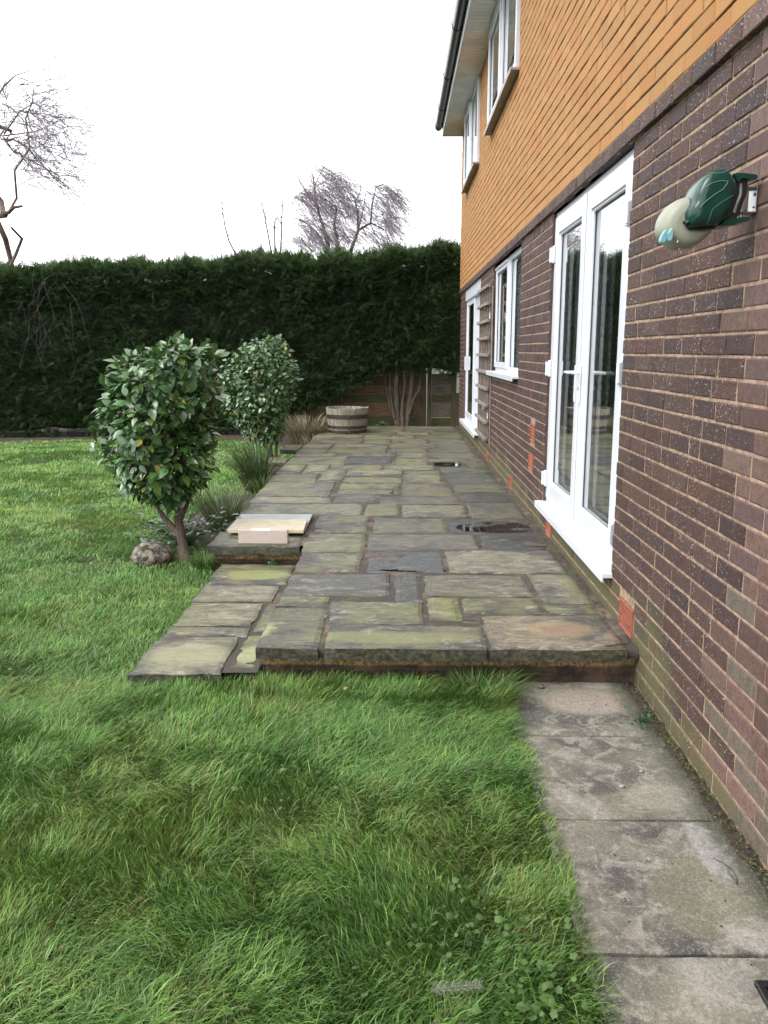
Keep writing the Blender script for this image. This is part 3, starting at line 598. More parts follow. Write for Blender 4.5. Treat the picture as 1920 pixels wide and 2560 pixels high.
obj('brick_wall', mb, [MT['brown'], MT['mortar']], house)
mb = MB(); brick_courses(mb, ZH - 0.075, 1, [], X - 0.024, bcol, lambda y, z: (1, 0, 0), headers=0.03, depth=0.045, y0=-1, y1=15.02, joint=0.005)
mb.quad((X - .018, -1, ZH - .011), (X - .018, -1, ZH), (X - .018, 15.02, ZH), (X - .018, 15.02, ZH - .011), 1, tint=(.3, .2, .1), prm=(0, 0, 0))
mb.quad((X - .012, -1, ZH - .075), (X - .012, 15.02, ZH - .075), (X + .12, 15.02, ZH - .075), (X + .12, -1, ZH - .075), 1, tint=(.3, .2, .1), prm=(0, 0, 0))
mb.quad((X - .012, -1, ZH - .075), (X - .012, -1, ZH), (X - .012, 15.02, ZH), (X - .012, 15.02, ZH - .075), 1, tint=(.3, .2, .1), prm=(0, 0, 0))
obj('brick_band', mb, [MT['brown'], MT['mortar']], house)
def ocol(y, z):
    b = random.choice([(0.375, 0.200, 0.075), (0.385, 0.204, 0.077), (0.350, 0.186, 0.070), (0.375, 0.182, 0.070), (0.38, 0.212, 0.084), (0.335, 0.194, 0.078), (0.36, 0.172, 0.065)]); s = random.uniform(.90, 1.06)
    return tuple(c * s for c in b)
mb = MB(); XU = X - 0.020
brick_courses(mb, ZH + 0.001, 34, OPU, XU, ocol, lambda y, z: (0, 0, 0), joint=0.0065, bj=0.0070, headers=0.08, rag=0.0014, jit=0.0016, depth=0.016)
backing(mb, XU + 0.0065, -1.0, 15.0, ZH + .001, 5.09, OPU, 1, 0.11, (0.5, 0.26, 0.09))
mb.quad((XU + .012, 15, ZH + .001), (XU + .012, 15, 5.09), (9, 15, 5.09), (9, 15, ZH + .001), 0, tint=(.5, .26, .09), prm=(0, 0, 0))
mb.quad((XU + .012, -1, ZH + .001), (9, -1, ZH + .001), (9, -1, 5.09), (XU + .012, -1, 5.09), 0, tint=(.5, .26, .09), prm=(0, 0, 0))
mb.quad((9, 15, ZH), (9, 15, 5.09), (9, -1, 5.09), (9, -1, ZH), 0, tint=(.5, .26, .09), prm=(0, 0, 0))
obj('upper_wall', mb, [MT['orange'], MT['dmortar']], house)
# soffit with board grooves, fascia, gutter, roof
mb = MB(); xo = X - 0.345; y = -1.0
while y < 15.06:
    y2 = min(y + 0.10, 15.06); mb.box(xo, X + 0.02, y + 0.009, y2, 5.085, 5.10); y += 0.10
obj('soffit', mb, MT['pvcs'], house)
mb = MB(); mb.box(xo - 0.014, xo - 0.001, -1.0, 15.065, 5.075, 5.27, ch=0.002); mb.box(xo, X + .3, 15.0605, 15.072, 5.075, 5.27); obj('fascia', mb, MT['pvc'], house)
gx, gz, gr = xo - 0.075, 5.235, 0.058
mb = MB(); prof = [(gx + gr * math.cos(a), gz + gr * math.sin(a)) for a in np.linspace(math.pi, 2 * math.pi, 13)]; prof = [(gx - gr - .004, gz + .008)] + prof + [(gx + gr, gz + .03)] + [(gx + (gr - .004) * math.cos(a), gz + (gr - .004) * math.sin(a)) for a in np.linspace(2 * math.pi, math.pi, 13)]
mb.grid([[(px, yy, pz) for px, pz in prof + prof[:1]] for yy in (-1.0, 5, 10, 15.10)])
mb.tube([(gx, 15.10, gz - .002), (gx, 15.108, gz - .002)], [gr + .003, gr + .003], 16)
gut = obj('gutter', mb, MT['gutter'], house, smooth=False)
for yy in (15.0, 13.9, 12.4, 10.6, 9.1, 7.6, 6.0, 4.5, 3.0, 1.5):
    mb = MB(); rr = gr + 0.006; arc = [(gx + rr * math.cos(a), gz + rr * math.sin(a)) for a in np.linspace(math.pi * .93, 2.05 * math.pi, 14)]
    mb.grid([[(px, y_, pz) for px, pz in arc] for y_ in (yy, yy + .04)]); mb.grid([[(gx + (px - gx) * k, yy, gz + (pz - gz) * k) for px, pz in arc] for k in (1.0, 0.9)])
    mb.tube([(gx - rr, yy + .02, gz + .01), (gx - rr - .008, yy + .02, gz + .03), (gx - rr + .012, yy + .02, gz + .045)], .006, 5); mb.box(gx + gr, xo - .0145, yy, yy + .04, gz - .04, gz + .03)
    obj('gutter_bracket', mb, MT['gutter'], gut)
mb = MB(); 
for k in range(16):
    a0, a1 = k * .3, k * .3 + .33; x_0, x_1 = xo - .08 + a0, xo - .08 + a1
    mb.box(x_0, x_1, -1.1, 15.2, 5.29 + a0 * .55, 5.315 + a0 * .55)
mb.box(xo + 4.7, 9.3, -1.1, 15.2, 7.6, 7.65); mb.quad((xo, 15.0, 5.1), (xo + 4.7, 15.0, 7.7), (9, 15.0, 7.7), (9, 15.0, 5.1)); mb.quad((xo, -.99, 5.1), (xo + 4.7, -.99, 7.7), (9, -.99, 7.7), (9, -.99, 5.1)); mb.quad((9, -1, 5.09), (9, 15, 5.09), (9, 15, 7.65), (9, -1, 7.65))
obj('roof', mb, MT['tile'], house)
# rooms behind the glass
mb = MB()
for (z0, z1) in ((0.36, 2.50), (2.8, 5.07)):
    mb.quad((X + .13, -1, z0), (4.6, -1, z0), (4.6, 15, z0), (X + .13, 15, z0), 1); mb.quad((X + .13, -1, z1), (X + .13, 15, z1), (4.6, 15, z1), (4.6, -1, z1)); mb.quad((4.6, -1, z0), (4.6, -1, z1), (4.6, 15, z1), (4.6, 15, z0))
    for yy in (3.2, 7.2, 10.9, 14.6): mb.quad((X + .13, yy, z0), (X + .13, yy, z1), (4.6, yy, z1), (4.6, yy, z0))
obj('room_lining', mb, [MT['inner'], MT['carpet']], house)
# vents
for (a, b, c, d, kind) in VENTS:
    mb = MB(); fr = 0.012; xf = X - 0.004
    mb.box(xf, X + .03, a, b, c, c + fr, ch=.002); mb.box(xf, X + .03, a, b, d - fr, d, ch=.002); mb.box(xf, X + .03, a, a + fr, c + fr, d - fr); mb.box(xf, X + .03, b - fr, b, c + fr, d - fr)
    if kind == 'l':
        for k in range(5):
            zc = c + fr + (d - c - 2 * fr) * (k + .5) / 5; zz = 0.009
            mb.add([(xf, a + fr, zc - zz), (xf, b - fr, zc - zz), (X + .02, b - fr, zc + zz), (X + .02, a + fr, zc + zz), (xf + .004, a + fr, zc - zz - .004), (xf + .004, b - fr, zc - zz - .004)], [(0, 1, 2, 3), (0, 4, 5, 1)])
    else:
        for k in range(1, 12): yy = a + (b - a) * k / 12; mb.box(X, X + .02, yy - .0035, yy + .0035, c + fr, d - fr)
        for k in range(1, 8): zz = c + (d - c) * k / 8; mb.box(X - .001, X + .019, a + fr, b - fr, zz - .003, zz + .003)
    v = obj('air_vent', mb, MT['terra'], house); mb = MB(); mb.quad((X + .028, a, c), (X + .028, a, d), (X + .028, b, d), (X + .028, b, c)); obj('backing', mb, MT['dark'], v)
# glazed openings
def frame_rect(mb, x0, x1, a, b, c, d, t, ch=.004, tb=None):
    tb = tb or t; mb.box(x0, x1, a, a + t, c, d, ch=ch); mb.box(x0, x1, b - t, b, c, d, ch=ch); mb.box(x0 + .0015, x1 - .0015, a + t - .001, b - t + .001, d - t, d, ch=ch); mb.box(x0 + .0015, x1 - .0015, a + t - .001, b - t + .001, c, c + tb, ch=ch)
def pane(x, a, b, c, d, par):
    mb = MB(); mb.box(x, x + .004, a, b, c, d); mb.box(x + .022, x + .026, a, b, c, d)
    mb = MB(); mb.quad((x, a, c), (x, a, d), (x, b, d), (x, b, c)); mb.quad((x + .024, a, c), (x + .024, a, d), (x + .024, b, d), (x + .024, b, c)); o = obj('glass_pane', mb, MT['glass'], par)
    return o
def gasket(mb, x, a, b, c, d): 
    frame_rect(mb, x - .003, x + .001, a, b, c, d, .005, 0)
# french door
rc = X + 0.028
door = empty('french_door', (rc, 5.21, 0.4), parent=house, label='white french door with two tall glazed leaves')
mb = MB(); frame_rect(mb, rc, rc + .07, 4.172, 6.248, 0.40, 2.478, 0.055, tb=.05); obj('door_frame', mb, MT['pvc'], door)
mb = MB(); mb.box(X - 0.055, rc + .06, 4.14, 6.27, 0.372, 0.398, ch=.003); mb.box(X - .055, X - .047, 4.14, 6.27, 0.352, 0.374); obj('sill', mb, MT['pvc'], door)
for (a, b) in ((4.222, 5.208), (5.212, 6.198)):
    leaf = MB(); frame_rect(leaf, rc - .014, rc + .05, a, b, 0.437, 2.437, 0.115, tb=.12); ga = a + .115; gb = b - .115
    frame_rect(leaf, rc - .004, rc + .02, ga - .001, gb + .001, .556, 2.323, .016, .006)
    obj('door_leaf', leaf, MT['pvc'], door); pane(rc + .018, ga + .01, gb - .01, .565, 2.315, door)
    mb = MB(); gasket(mb, rc + .016, ga + .012, gb - .012, .568, 2.312); obj('seal', mb, MT['rubber'], door)
mb = MB(); mb.box(rc - .026, rc - .014, 5.185, 5.235, 0.44, 2.43, ch=.004); obj('meeting_strip', mb, MT['pvc'], door)
for (yc, dr) in ((5.155, -1), (5.285, 1)):
    mb = MB(); mb.box(rc - .026, rc - .0145, yc - .016, yc + .016, 1.20, 1.43, ch=.005); mb.tube([(rc - .02, yc, 1.385), (rc - .062, yc, 1.385), (rc - .068, yc + dr * .014, 1.385), (rc - .066, yc + dr * .12, 1.385)], [.011, .010, .010, .007], 8)
    mb.tube([(rc - .028, yc, 1.29), (rc - .032, yc, 1.29)], .009, 10, mi=1); obj('handle', mb, [MT['pvc'], MT['steel']], door, smooth=False)
for (yc, zs) in ((4.218, (.59, 1.41, 2.17)), (6.20, (.58, 1.39, 2.19))):
    for zz in zs:
        mb = MB(); mb.box(rc - .030, rc - .0145, yc - .012, yc + .045 if yc < 5 else yc + .012, zz - .06, zz + .06, ch=.005) if yc < 5 else mb.box(rc - .030, rc - .0145, yc - .045, yc + .012, zz - .06, zz + .06, ch=.005)
        mb.tube([(rc - .034, yc - (.008 if yc < 5 else -.02), zz - .05), (rc - .034, yc - (.008 if yc < 5 else -.02), zz + .05)], .012, 8); obj('hinge', mb, MT['pvc'], door)
# kitchen window and far patio door, upper windows
def window(name, a, b, c, d, split, rec, label, sillm, sp=.06, opener=True, base=X):
    r_ = base + rec; wn = empty(name, (r_, (a + b) / 2, c), parent=house, label=label)
    mb = MB(); frame_rect(mb, r_, r_ + .07, a + .002, b - .002, c, d, .06); mb.box(r_ + .001, r_ + .069, split - .035, split + .035, c + .059, d - .059, ch=.003); obj('frame', mb, MT['pvc'], wn)
    mb = MB(); mb.box(base - sp, r_ + .05, a - .03, b + .02, c - .028, c - .002, ch=.003); mb.box(base - sp, base - sp + .008, a - .03, b + .02, c - .05, c - .026); obj('sill', mb, sillm, wn)
    pane(r_ + .025, a + .062, split - .036, c + .062, d - .062, wn); mb = MB(); gasket(mb, r_ + .024, a + .062, split - .036, c + .062, d - .062); obj('seal', mb, MT['rubber'], wn)
    mb = MB(); s0, s1 = split + .02, b - .045; frame_rect(mb, r_ - .018, r_ + .03, s0, s1, c + .04, d - .04, .062); mb.box(r_ - .03, r_ - .0185, s0, s1, d - .062, d - .04, ch=.003); obj('casement', mb, MT['pvc'], wn)
    pane(r_ + .008, s0 + .06, s1 - .06, c + .1, d - .1, wn); mb = MB(); gasket(mb, r_ + .006, s0 + .062, s1 - .062, c + .103, d - .103); obj('seal', mb, MT['rubber'], wn)
    return wn
window('window', 7.76, 9.98, 1.29, 2.478, 8.86, .045, 'white ground floor window with open sill and narrow side casement', MT['pvc'])
window('window', 8.13, 10.42, 4.02, 5.08, 9.25, -.035, 'upper window nearer the camera under the soffit', MT['sillstone'], .085, base=XU)
window('window', 11.85, 13.95, 4.00, 5.08, 12.9, -.035, 'upper window nearest the far corner of the house', MT['sillstone'], .085, base=XU)
# blinds upstairs
far = empty('patio_door', (X + .03, 12.75, 0.4), parent=house, label='white sliding patio door half behind the trellis')
r_ = X + .03
mb = MB(); frame_rect(mb, r_, r_ + .09, 11.442, 14.048, 0.40, 2.478, .06, tb=.05); mb.box(r_ - .02, r_ + .09, 11.442, 14.048, 2.30, 2.478, ch=.006); obj('door_frame', mb, MT['pvc'], far)
mb = MB(); mb.box(X - .06, r_ + .06, 11.40, 14.08, .372, .398, ch=.003); mb.box(X - .06, X - .052, 11.40, 14.08, .34, .374); obj('sill', mb, MT['pvc'], far)
for (a, b, dx) in ((12.7, 13.99, 0), (11.5, 12.78, .035)):
    mb = MB(); frame_rect(mb, r_ + .002 + dx, r_ + .036 + dx, a, b, .45, 2.30, .085); obj('door_leaf', mb, MT['pvc'], far); pane(r_ + .015 + dx, a + .086, b - .086, .536, 2.214, far)
mb = MB(); mb.box(r_ - .03, r_ + .001, 13.90, 13.94, 1.2, 1.42, ch=.006); obj('handle', mb, MT['pvc'], far)
for (yy0, n, zz0, zz1) in ((8.3, 22, 4.06, 5.05), (12.0, 20, 4.06, 5.05)):
    mb = MB()
    for k in range(n): mb.box(X + .2, X + .203, yy0 + k * .09, yy0 + k * .09 + .085, zz0 - .0 + .5 * (k % 2) * 0, zz1)
    tag(obj('window_blind', mb, MT['blind']), 'pale blind behind the glass of the upper window %s' % ('nearer the camera' if yy0 < 9 else 'by the far corner'), 'blind')
#PART3
# ------------------------------------------------------------------ conifer hedge with fence behind
GT = np.array
def frond():
    V = []; Fc = []
    n = 9
    for k in range(n):
        t = k / n; y = t * 0.95; z = 0.10 * t - 0.22 * t * t; L = 0.30 * (1 - 0.65 * t) * (0.7 + 0.3 * math.sin(math.pi * min(1, t + .25)))
        for s in (-1, 1):
            b = len(V); tx = s * L * 0.72; ty = y + L * 0.8; tz = z - 0.10 * L + (0.02 if k % 2 else -.02)
            V += [(0, y - .005, z), (s * .012, y + .06, z + .004), (tx * .55 + s * .03, y + L * .42, z - .01), (tx, ty, tz), (tx * .5 - s * .02, y + L * .58, z + .004)]
            Fc += [(b, b + 1, b + 2), (b, b + 2, b + 4), (b + 4, b + 2, b + 3)]
    b = len(V); V += [(-.012, .9, -.1), (.012, .9, -.1), (0, 1.12, -.16)]; Fc += [(b, b + 1, b + 2)]
    return V, Fc
FV, FF = frond()
def green_tint(n, base, var, k, warm=0.15):
    t = np.repeat(np.asarray(base)[None], n, 0) * (1 + rng.uniform(-var, var, (n, 1))); wv = rng.random(n) < warm
    t[wv] *= np.array([1.5, 1.3, 0.9]); return np.repeat(t, k, 0)
def hbottom(x):        # the hedge is bare-legged on the right where its trunks and the fence show
    x = np.asarray(x); return np.where(x < -2.2, 0.02, np.interp(x, [-2.2, -1.8, -1.45, -1.1, -.8, -.45, 0, 1.3], [0.1, .38, .52, .66, .88, 1.0, 1.10, 1.06])) + 0.14 * (vn(x * 3, 0, 5) - .5)
def htop(x): return 3.02 + 0.05 * np.clip(np.asarray(x) + 3, -4, 4) + 0.15 * (vn(np.asarray(x) * 1.3, 1, 6) - .3) + 0.15 * (vn(np.asarray(x) * 4, 1, 9) - .5)
hedge = empty('conifer_hedge', (-3.5, 15.9, 0), 'tall dark green conifer hedge across the end of the garden', 'hedge')
def hface(x, z): return hedge_y(x) + 0.26 * (fbm(x * 1.1, z * 1.3, 21, 3) - .5) + 0.16 * (vn(x * 4, z * 5, 8) - .5)
N = 36000; x = rng.uniform(-10.5, 1.32, N); u = rng.random(N); zb, zt = hbottom(x), htop(x); z = zb + (zt - zb) * u; ex = rng.random(N) < .16; z[ex] = zt[ex] - rng.random(ex.sum()) * .5
dep = rng.random(N) ** 2 * 0.28; y = hface(x, z) + dep + np.maximum(0, (z - zt + .35)) ** 2 * 1.2
zz = z
d = np.stack([rng.normal(0, .55, N) - .15, rng.uniform(-1.2, -.35, N), rng.normal(.12, .45, N)], 1); nrm = np.stack([rng.normal(0, .45, N), np.full(N, -.7), rng.uniform(.4, 1, N)], 1)
P1 = np.stack([x, y, zz], 1)
# top and shoulder sprays
M_ = 15000; x2 = rng.uniform(-10.5, 1.35, M_); dd = rng.random(M_) * 1.3; z2 = htop(x2) - 0.06 + 0.10 * np.sin(dd * 2.4) - rng.random(M_) * .22 + .12 * np.clip(vn(x2 * 9, dd * 3, 77) - .55, 0, 1); y2 = hedge_y(x2) + .10 + dd
d2 = np.stack([rng.normal(.1, .5, M_), rng.normal(-.25, .4, M_), rng.uniform(.25, 1.2, M_)], 1); n2 = np.stack([rng.normal(0, .7, M_), np.full(M_, -.8), rng.normal(0.2, .5, M_)], 1)
P2 = np.stack([x2, y2, z2], 1)
# the end by the house corner turns the corner a little
pos = np.concatenate([P1, P2]); D = unit(np.concatenate([d, d2])); NN = np.concatenate([nrm, n2]); A, B, C = axes(D, NN)
sc_ = np.concatenate([rng.uniform(.09, .20, N), rng.uniform(.11, .24, M_) * (1 + .5 * (rng.random(M_) < .08))])
V, Fc = stamp(FV, FF, pos, A, B, C, sc_)
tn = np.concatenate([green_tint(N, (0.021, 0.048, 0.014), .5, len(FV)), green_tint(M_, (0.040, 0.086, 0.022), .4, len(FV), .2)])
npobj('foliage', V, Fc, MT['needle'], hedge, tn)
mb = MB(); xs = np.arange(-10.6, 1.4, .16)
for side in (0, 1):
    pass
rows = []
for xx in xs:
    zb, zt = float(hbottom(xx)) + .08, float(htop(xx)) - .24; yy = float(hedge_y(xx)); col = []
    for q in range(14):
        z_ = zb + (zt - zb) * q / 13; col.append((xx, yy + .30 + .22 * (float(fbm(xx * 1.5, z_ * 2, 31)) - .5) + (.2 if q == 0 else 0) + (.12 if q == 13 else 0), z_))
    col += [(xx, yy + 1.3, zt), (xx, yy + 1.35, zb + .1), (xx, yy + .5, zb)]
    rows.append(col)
mb.grid(rows, tint=(0.006, 0.013, 0.005)); obj('dark_core', mb, MT['needle'], hedge, smooth=True)  # dark core added inside the foliage to block light through the hedge
def stem(name, pts, rad, par, mat, n=8):
    P = [Vector(p) for p in pts]; out = []; rr = []; rad = [q * .62 for q in rad]
    for i in range(len(P) - 1):
        for k in range(4):
            t = k / 4; p = P[i].lerp(P[i + 1], t); j = rad[i] * .18; out.append(p + Vector((random.uniform(-j, j), random.uniform(-j, j), 0))); rr.append(rad[i] * (1 - t) + rad[i + 1] * t)
    out.append(P[-1]); rr.append(rad[-1]); mb = MB(); mb.tube(out, rr, n); return obj(name, mb, mat, par, smooth=True)
Yt = 15.55
for pts, rad in (([(.02, Yt, 0), (.0, Yt, .4), (-.03, Yt, .8), (.0, Yt, 1.5)], (.13, .10, .085, .06)), ([(.17, Yt, 0), (.2, Yt + .03, .4), (.26, Yt, .8), (.30, Yt, 1.5)], (.10, .08, .075, .06)),
        ([(.1, Yt - .05, 0), (.09, Yt, .5), (.14, Yt, .9), (.12, Yt, 1.4)], (.08, .05, .045, .04)), ([(-.02, Yt - .05, .18), (-.14, Yt - .03, .55), (-.2, Yt, .85), (-.26, Yt, 1.3)], (.04, .034, .03, .025)),
        ([(-.05, Yt - .08, .3), (-.13, Yt - .05, .7), (-.14, Yt, 1.2)], (.03, .027, .02)), ([(.22, Yt - .05, .35), (.28, Yt - .08, .6), (.40, Yt - .05, .8), (.44, Yt, 1.2)], (.035, .03, .028, .02)),
        ([(.2, Yt + .1, .2), (.38, Yt + .1, .6), (.5, Yt + .1, 1.2)], (.03, .025, .02)),
        ([(-1.05, Yt, 0), (-1.02, Yt, .6), (-1.0, Yt, 1.3)], (.045, .04, .035)), ([(-.85, Yt + .1, 0), (-.88, Yt + .1, .6), (-.86, Yt, 1.3)], (.035, .03, .025)), ([(-1.3, Yt + .1, 0), (-1.28, Yt + .1, 1.2)], (.05, .04)), ([(-.72, Yt - .1, 0), (-.72, Yt - .1, .8)], (.012, .008))):
    stem('trunk', pts, rad, hedge, MT['barkbrown'])
# bare twigs hanging in the hedge at the left
mb = MB()
for k in range(28):
    x0 = random.gauss(-5.95, .22) if k < 22 else random.uniform(-7.6, -6.2); z0 = random.uniform(1.9, 2.9); p = Vector((x0, float(hface(x0, z0)) - .18, z0)); pts = [p.copy()]; dv = Vector((random.uniform(-.5, .6), random.uniform(-.3, .1), random.uniform(-.9, -.2))) * .16
    for q in range(6): dv += Vector((random.uniform(-.05, .05), random.uniform(-.03, .02), random.uniform(-.05, .03))); p = p + dv; pts.append(p.copy())
    mb.tube(pts, [.0026 - .0003 * i for i in range(7)], 3)
obj('dead_twigs', mb, MT['twigdark'], hedge)

fen = empty('wooden_fence', (0, 16.15, 0), 'low wooden board fence seen under the lifted end of the hedge', 'fence'); YF = 16.12
def boards(x0, x1, specs):
    for (z0, z1, m) in specs:
        mb = MB(); x = x0
        mb.box(x0, x1, YF + random.uniform(-.004, .004), YF + .025, z0 + .0008, z1 - .0008, ch=.004); obj('board', mb, MT[m], fen)
boards(-2.9, .50, [(.0, .27, 'fencegreen'), (.27, .36, 'fence'), (.36, .53, 'fence'), (.53, .69, 'fencegreen'), (.69, .85, 'fence'), (.85, 1.05, 'post'), (1.05, 1.25, 'post')])
boards(.66, 1.05, [(.0, .24, 'fencegreen'), (.25, .38, 'fencegrey'), (.38, .53, 'fencegrey'), (.53, .68, 'fencegreen'), (.68, .86, 'fencegrey'), (.86, 1.08, 'fencegrey')])
for (a, b, h, dy) in ((.47, .555, 1.15, -.03), (.575, .655, 1.2, -.05), (1.03, 1.13, 1.35, -.06), (-.52, -.44, 1.1, .03), (-1.7, -1.6, 1.1, .03), (1.13, 1.19, .72, -.09)):
    mb = MB(); mb.box(a, b, YF + dy, YF + dy + .09, 0, h, ch=.006); obj('post', mb, MT['post'], fen)
mb = MB()
for k in range(8): mb.box(1.19 + k * .12, 1.19 + k * .12 + .115, YF, YF + .02, 0, 1.3, ch=.002)
obj('board', mb, MT['post'], fen)

# ------------------------------------------------------------------ bare trees
def branchy(mb, p, d, L, r, lev, spread, droop, segs=5, kids=(3, 5), nside=4, minr=.004, wind=Vector((0, 0, 0)), shrink=.62):
    pts = [p.copy()]; rad = [r]; q = p.copy(); dv = d.normalized()
    for i in range(segs):
        dv = (dv + Vector((random.gauss(0, .12), random.gauss(0, .12), random.gauss(0, .10))) + droop * (1.0 / segs) + wind * (1.0 / segs)).normalized(); q = q + dv * (L / segs); pts.append(q.copy()); rad.append(max(minr, r * (1 - .75 * (i + 1) / segs)))
    mb.tube(pts, rad, nside if lev > 0 else 3, cap=False)
    if lev <= 0: return
    for k in range(random.randint(*kids)):
        t = random.uniform(.25, 1) * segs; i = min(int(t), segs - 1); base = pts[i].lerp(pts[i + 1], t - i); ax = Vector((random.gauss(0, 1), random.gauss(0, 1), random.gauss(0, 1))).normalized()
        nd = ((pts[i + 1] - pts[i]).normalized() + ax * spread).normalized(); branchy(mb, base, nd, L * shrink * random.uniform(.7, 1.15), max(minr, rad[i] * .55), lev - 1, spread, droop, segs, kids, nside, minr, wind, shrink)
def at(u, v, Y):
    yaw, pit = YAW, PITCH; Fw = Vector((-math.sin(yaw) * math.cos(pit), math.cos(yaw) * math.cos(pit), -math.sin(pit))); Rt = Vector((math.cos(yaw), math.sin(yaw), 0)); Up = Rt.cross(Fw)
    dd = Fw + Rt * ((u - CX) / F_PX) - Up * ((v - CY) / F_PX); t = Y / dd.y; return Vector((0, 0, CAM_H)) + dd * t
# apple tree at the left, behind the hedge
YT = 16.9; tree = empty('bare_tree', (-8.2, YT, 0), 'gnarled leafless fruit tree with a crooked trunk rising above the left of the hedge', 'tree')
P_ = lambda *a: [at(u, v, YT) for u, v in a]
mb = MB()
for path, rad in ((P_((-40, 1060), (-30, 860), (5, 700), (12, 650), (18, 600), (5, 550), (8, 535)), (.16, .14, .11, .075, .075, .08, .09)), (P_((8, 535), (30, 533), (45, 522), (64, 518)), (.06, .05, .045, .03)),
        (P_((8, 535), (-10, 500), (-60, 420), (-120, 300)), (.08, .07, .06, .05)), (P_((15, 690), (38, 630), (50, 595), (45, 574)), (.05, .045, .04, .03)),
        (P_((22, 530), (28, 490), (45, 430), (65, 366), (70, 300), (75, 250), (84, 222), (100, 190)), (.035, .033, .03, .028, .022, .018, .012, .005)), (P_((-60, 330), (-20, 310), (18, 322), (0, 345), (40, 352), (65, 366), (100, 400), (135, 450)), (.08, .07, .05, .04, .028, .026, .018, .008)),
        (P_((10, 345), (40, 380), (85, 405), (140, 435), (165, 453)), (.03, .025, .02, .014, .008)), (P_((10, 335), (50, 280), (75, 250)), (.025, .02, .012)), (P_((5, 340), (70, 322), (130, 300), (150, 290)), (.02, .014, .009, .005)),
        (P_((-20, 260), (10, 215), (40, 190), (70, 160), (84, 145)), (.03, .022, .015, .009, .005)), (P_((-30, 190), (0, 203), (30, 200), (48, 188)), (.018, .012, .008, .005)), (P_((60, 400), (100, 405), (150, 398)), (.014, .009, .005))):
    mb.tube([p + Vector((0, random.uniform(-.3, .3) if i else 0, 0)) for i, p in enumerate(path)], [r * .72 for r in rad], 7, cap=True)
obj('trunk', mb, MT['bark'], tree, smooth=True)
mb = MB()
for (u, v) in [(random.uniform(-20, 75), random.uniform(190, 400)) for _ in range(70)] + [(random.uniform(40, 160), random.uniform(250, 460)) for _ in range(66)]:
    p = at(u, v, YT + random.uniform(-.8, .8)); d = Vector((random.gauss(.7, .6), random.gauss(0, .5), random.gauss(-.25, .55)))
    branchy(mb, p, d, random.uniform(.45, .9), .010, 2, .75, Vector((0, 0, -.15)), 4, (2, 4), 3, .0035, shrink=.6)
obj('crown', mb, MT['twig'], tree)
# wind-swept birch
YB = 25.0; birch = empty('birch_tree', (-.9, YB, 0), 'wind-swept leafless birch with drooping twigs behind the middle of the hedge', 'tree')
Z = lambda *a: [at(520 + p * .3255, 380 + q * .3255, YB + random.uniform(-.4, .4)) for p, q in a]
limbs = [(Z((900, 1100), (920, 700), (880, 560), (830, 400), (810, 200), (790, 130)), (.12, .09, .06, .045, .025, .01)), (Z((830, 400), (760, 310), (700, 220), (690, 160)), (.04, .03, .02, .01)),
    (Z((1000, 1100), (995, 720), (970, 560), (990, 430), (900, 360)), (.10, .08, .05, .035, .02)), (Z((1100, 750), (1155, 600), (1150, 470), (1130, 380), (1172, 300), (1172, 250)), (.07, .055, .04, .03, .015, .008)),
    (Z((1155, 600), (1250, 545), (1260, 400), (1290, 270)), (.05, .04, .03, .012)), (Z((1155, 600), (1195, 430), (1210, 320)), (.03, .02, .01)), (Z((1060, 1100), (1100, 750)), (.10, .07)), (Z((810, 280), (880, 130), (930, 90)), (.02, .012, .006)),
    (Z((900, 720), (840, 620), (720, 520), (640, 500)), (.04, .03, .02, .008)), (Z((1250, 545), (1360, 600), (1400, 700)), (.03, .02, .015)), (Z((800, 760), (740, 700), (700, 640)), (.03, .02, .01)), (Z((830, 260), (960, 200), (1040, 170)), (.02, .012, .006)), (Z((1290, 270), (1380, 230), (1450, 260)), (.02, .012, .006))]
mb = MB()
for pth_, rad in limbs: mb.tube(pth_, [r * .8 for r in rad], 6)
obj('trunk', mb, MT['bark'], birch, smooth=True)
mb = MB()
clumps = [(860, 150, 120, 60), (930, 200, 110, 70), (830, 300, 130, 70), (760, 340, 90, 60), (930, 330, 110, 70), (900, 420, 120, 70), (1010, 420, 90, 80), (720, 560, 80, 70), (820, 560, 110, 90), (930, 580, 90, 90), (1080, 430, 70, 80), (1320, 290, 90, 50), (1300, 370, 90, 60), (1330, 470, 60, 70), (1360, 550, 50, 60), (700, 680, 90, 50), (850, 680, 120, 60), (1380, 330, 70, 50), (1000, 250, 70, 50), (1040, 650, 90, 60), (1250, 620, 80, 60), (1340, 710, 60, 40), (700, 350, 50, 30)]
for (cx_, cy_, sx, sy) in clumps:
    for k in range(46):
        p = at(520 + (cx_ - sx * .3 + random.gauss(0, sx * .66)) * .3255, 380 + (cy_ - sy * .25 + random.gauss(0, sy * .5)) * .3255, YB + random.gauss(0, .5))
        dv = Vector((random.gauss(.55, .25), random.gauss(0, .3), random.gauss(.12, .35))); pts = [p.copy()]; st = random.uniform(.09, .19)
        for q in range(6): dv = (dv + Vector((.13 + random.gauss(0, .08), random.gauss(0, .05), -.30 + random.gauss(0, .08)))).normalized(); p = p + dv * st; pts.append(p.copy())
        mb.tube(pts, [.0060, .0058, .0054, .005, .0045, .004, .003], 3, cap=False)
        for e in range(2):
            i = random.randint(1, 4); b = pts[i].copy(); d2_ = dv + Vector((random.gauss(0, .4), random.gauss(0, .4), random.gauss(0, .3))); pp = [b, b + d2_ * .16, b + d2_ * .3 + Vector((.03, 0, -.06))]; mb.tube(pp, [.0045, .004, .003], 3, cap=False)
obj('crown', mb, MT['twig'], birch)
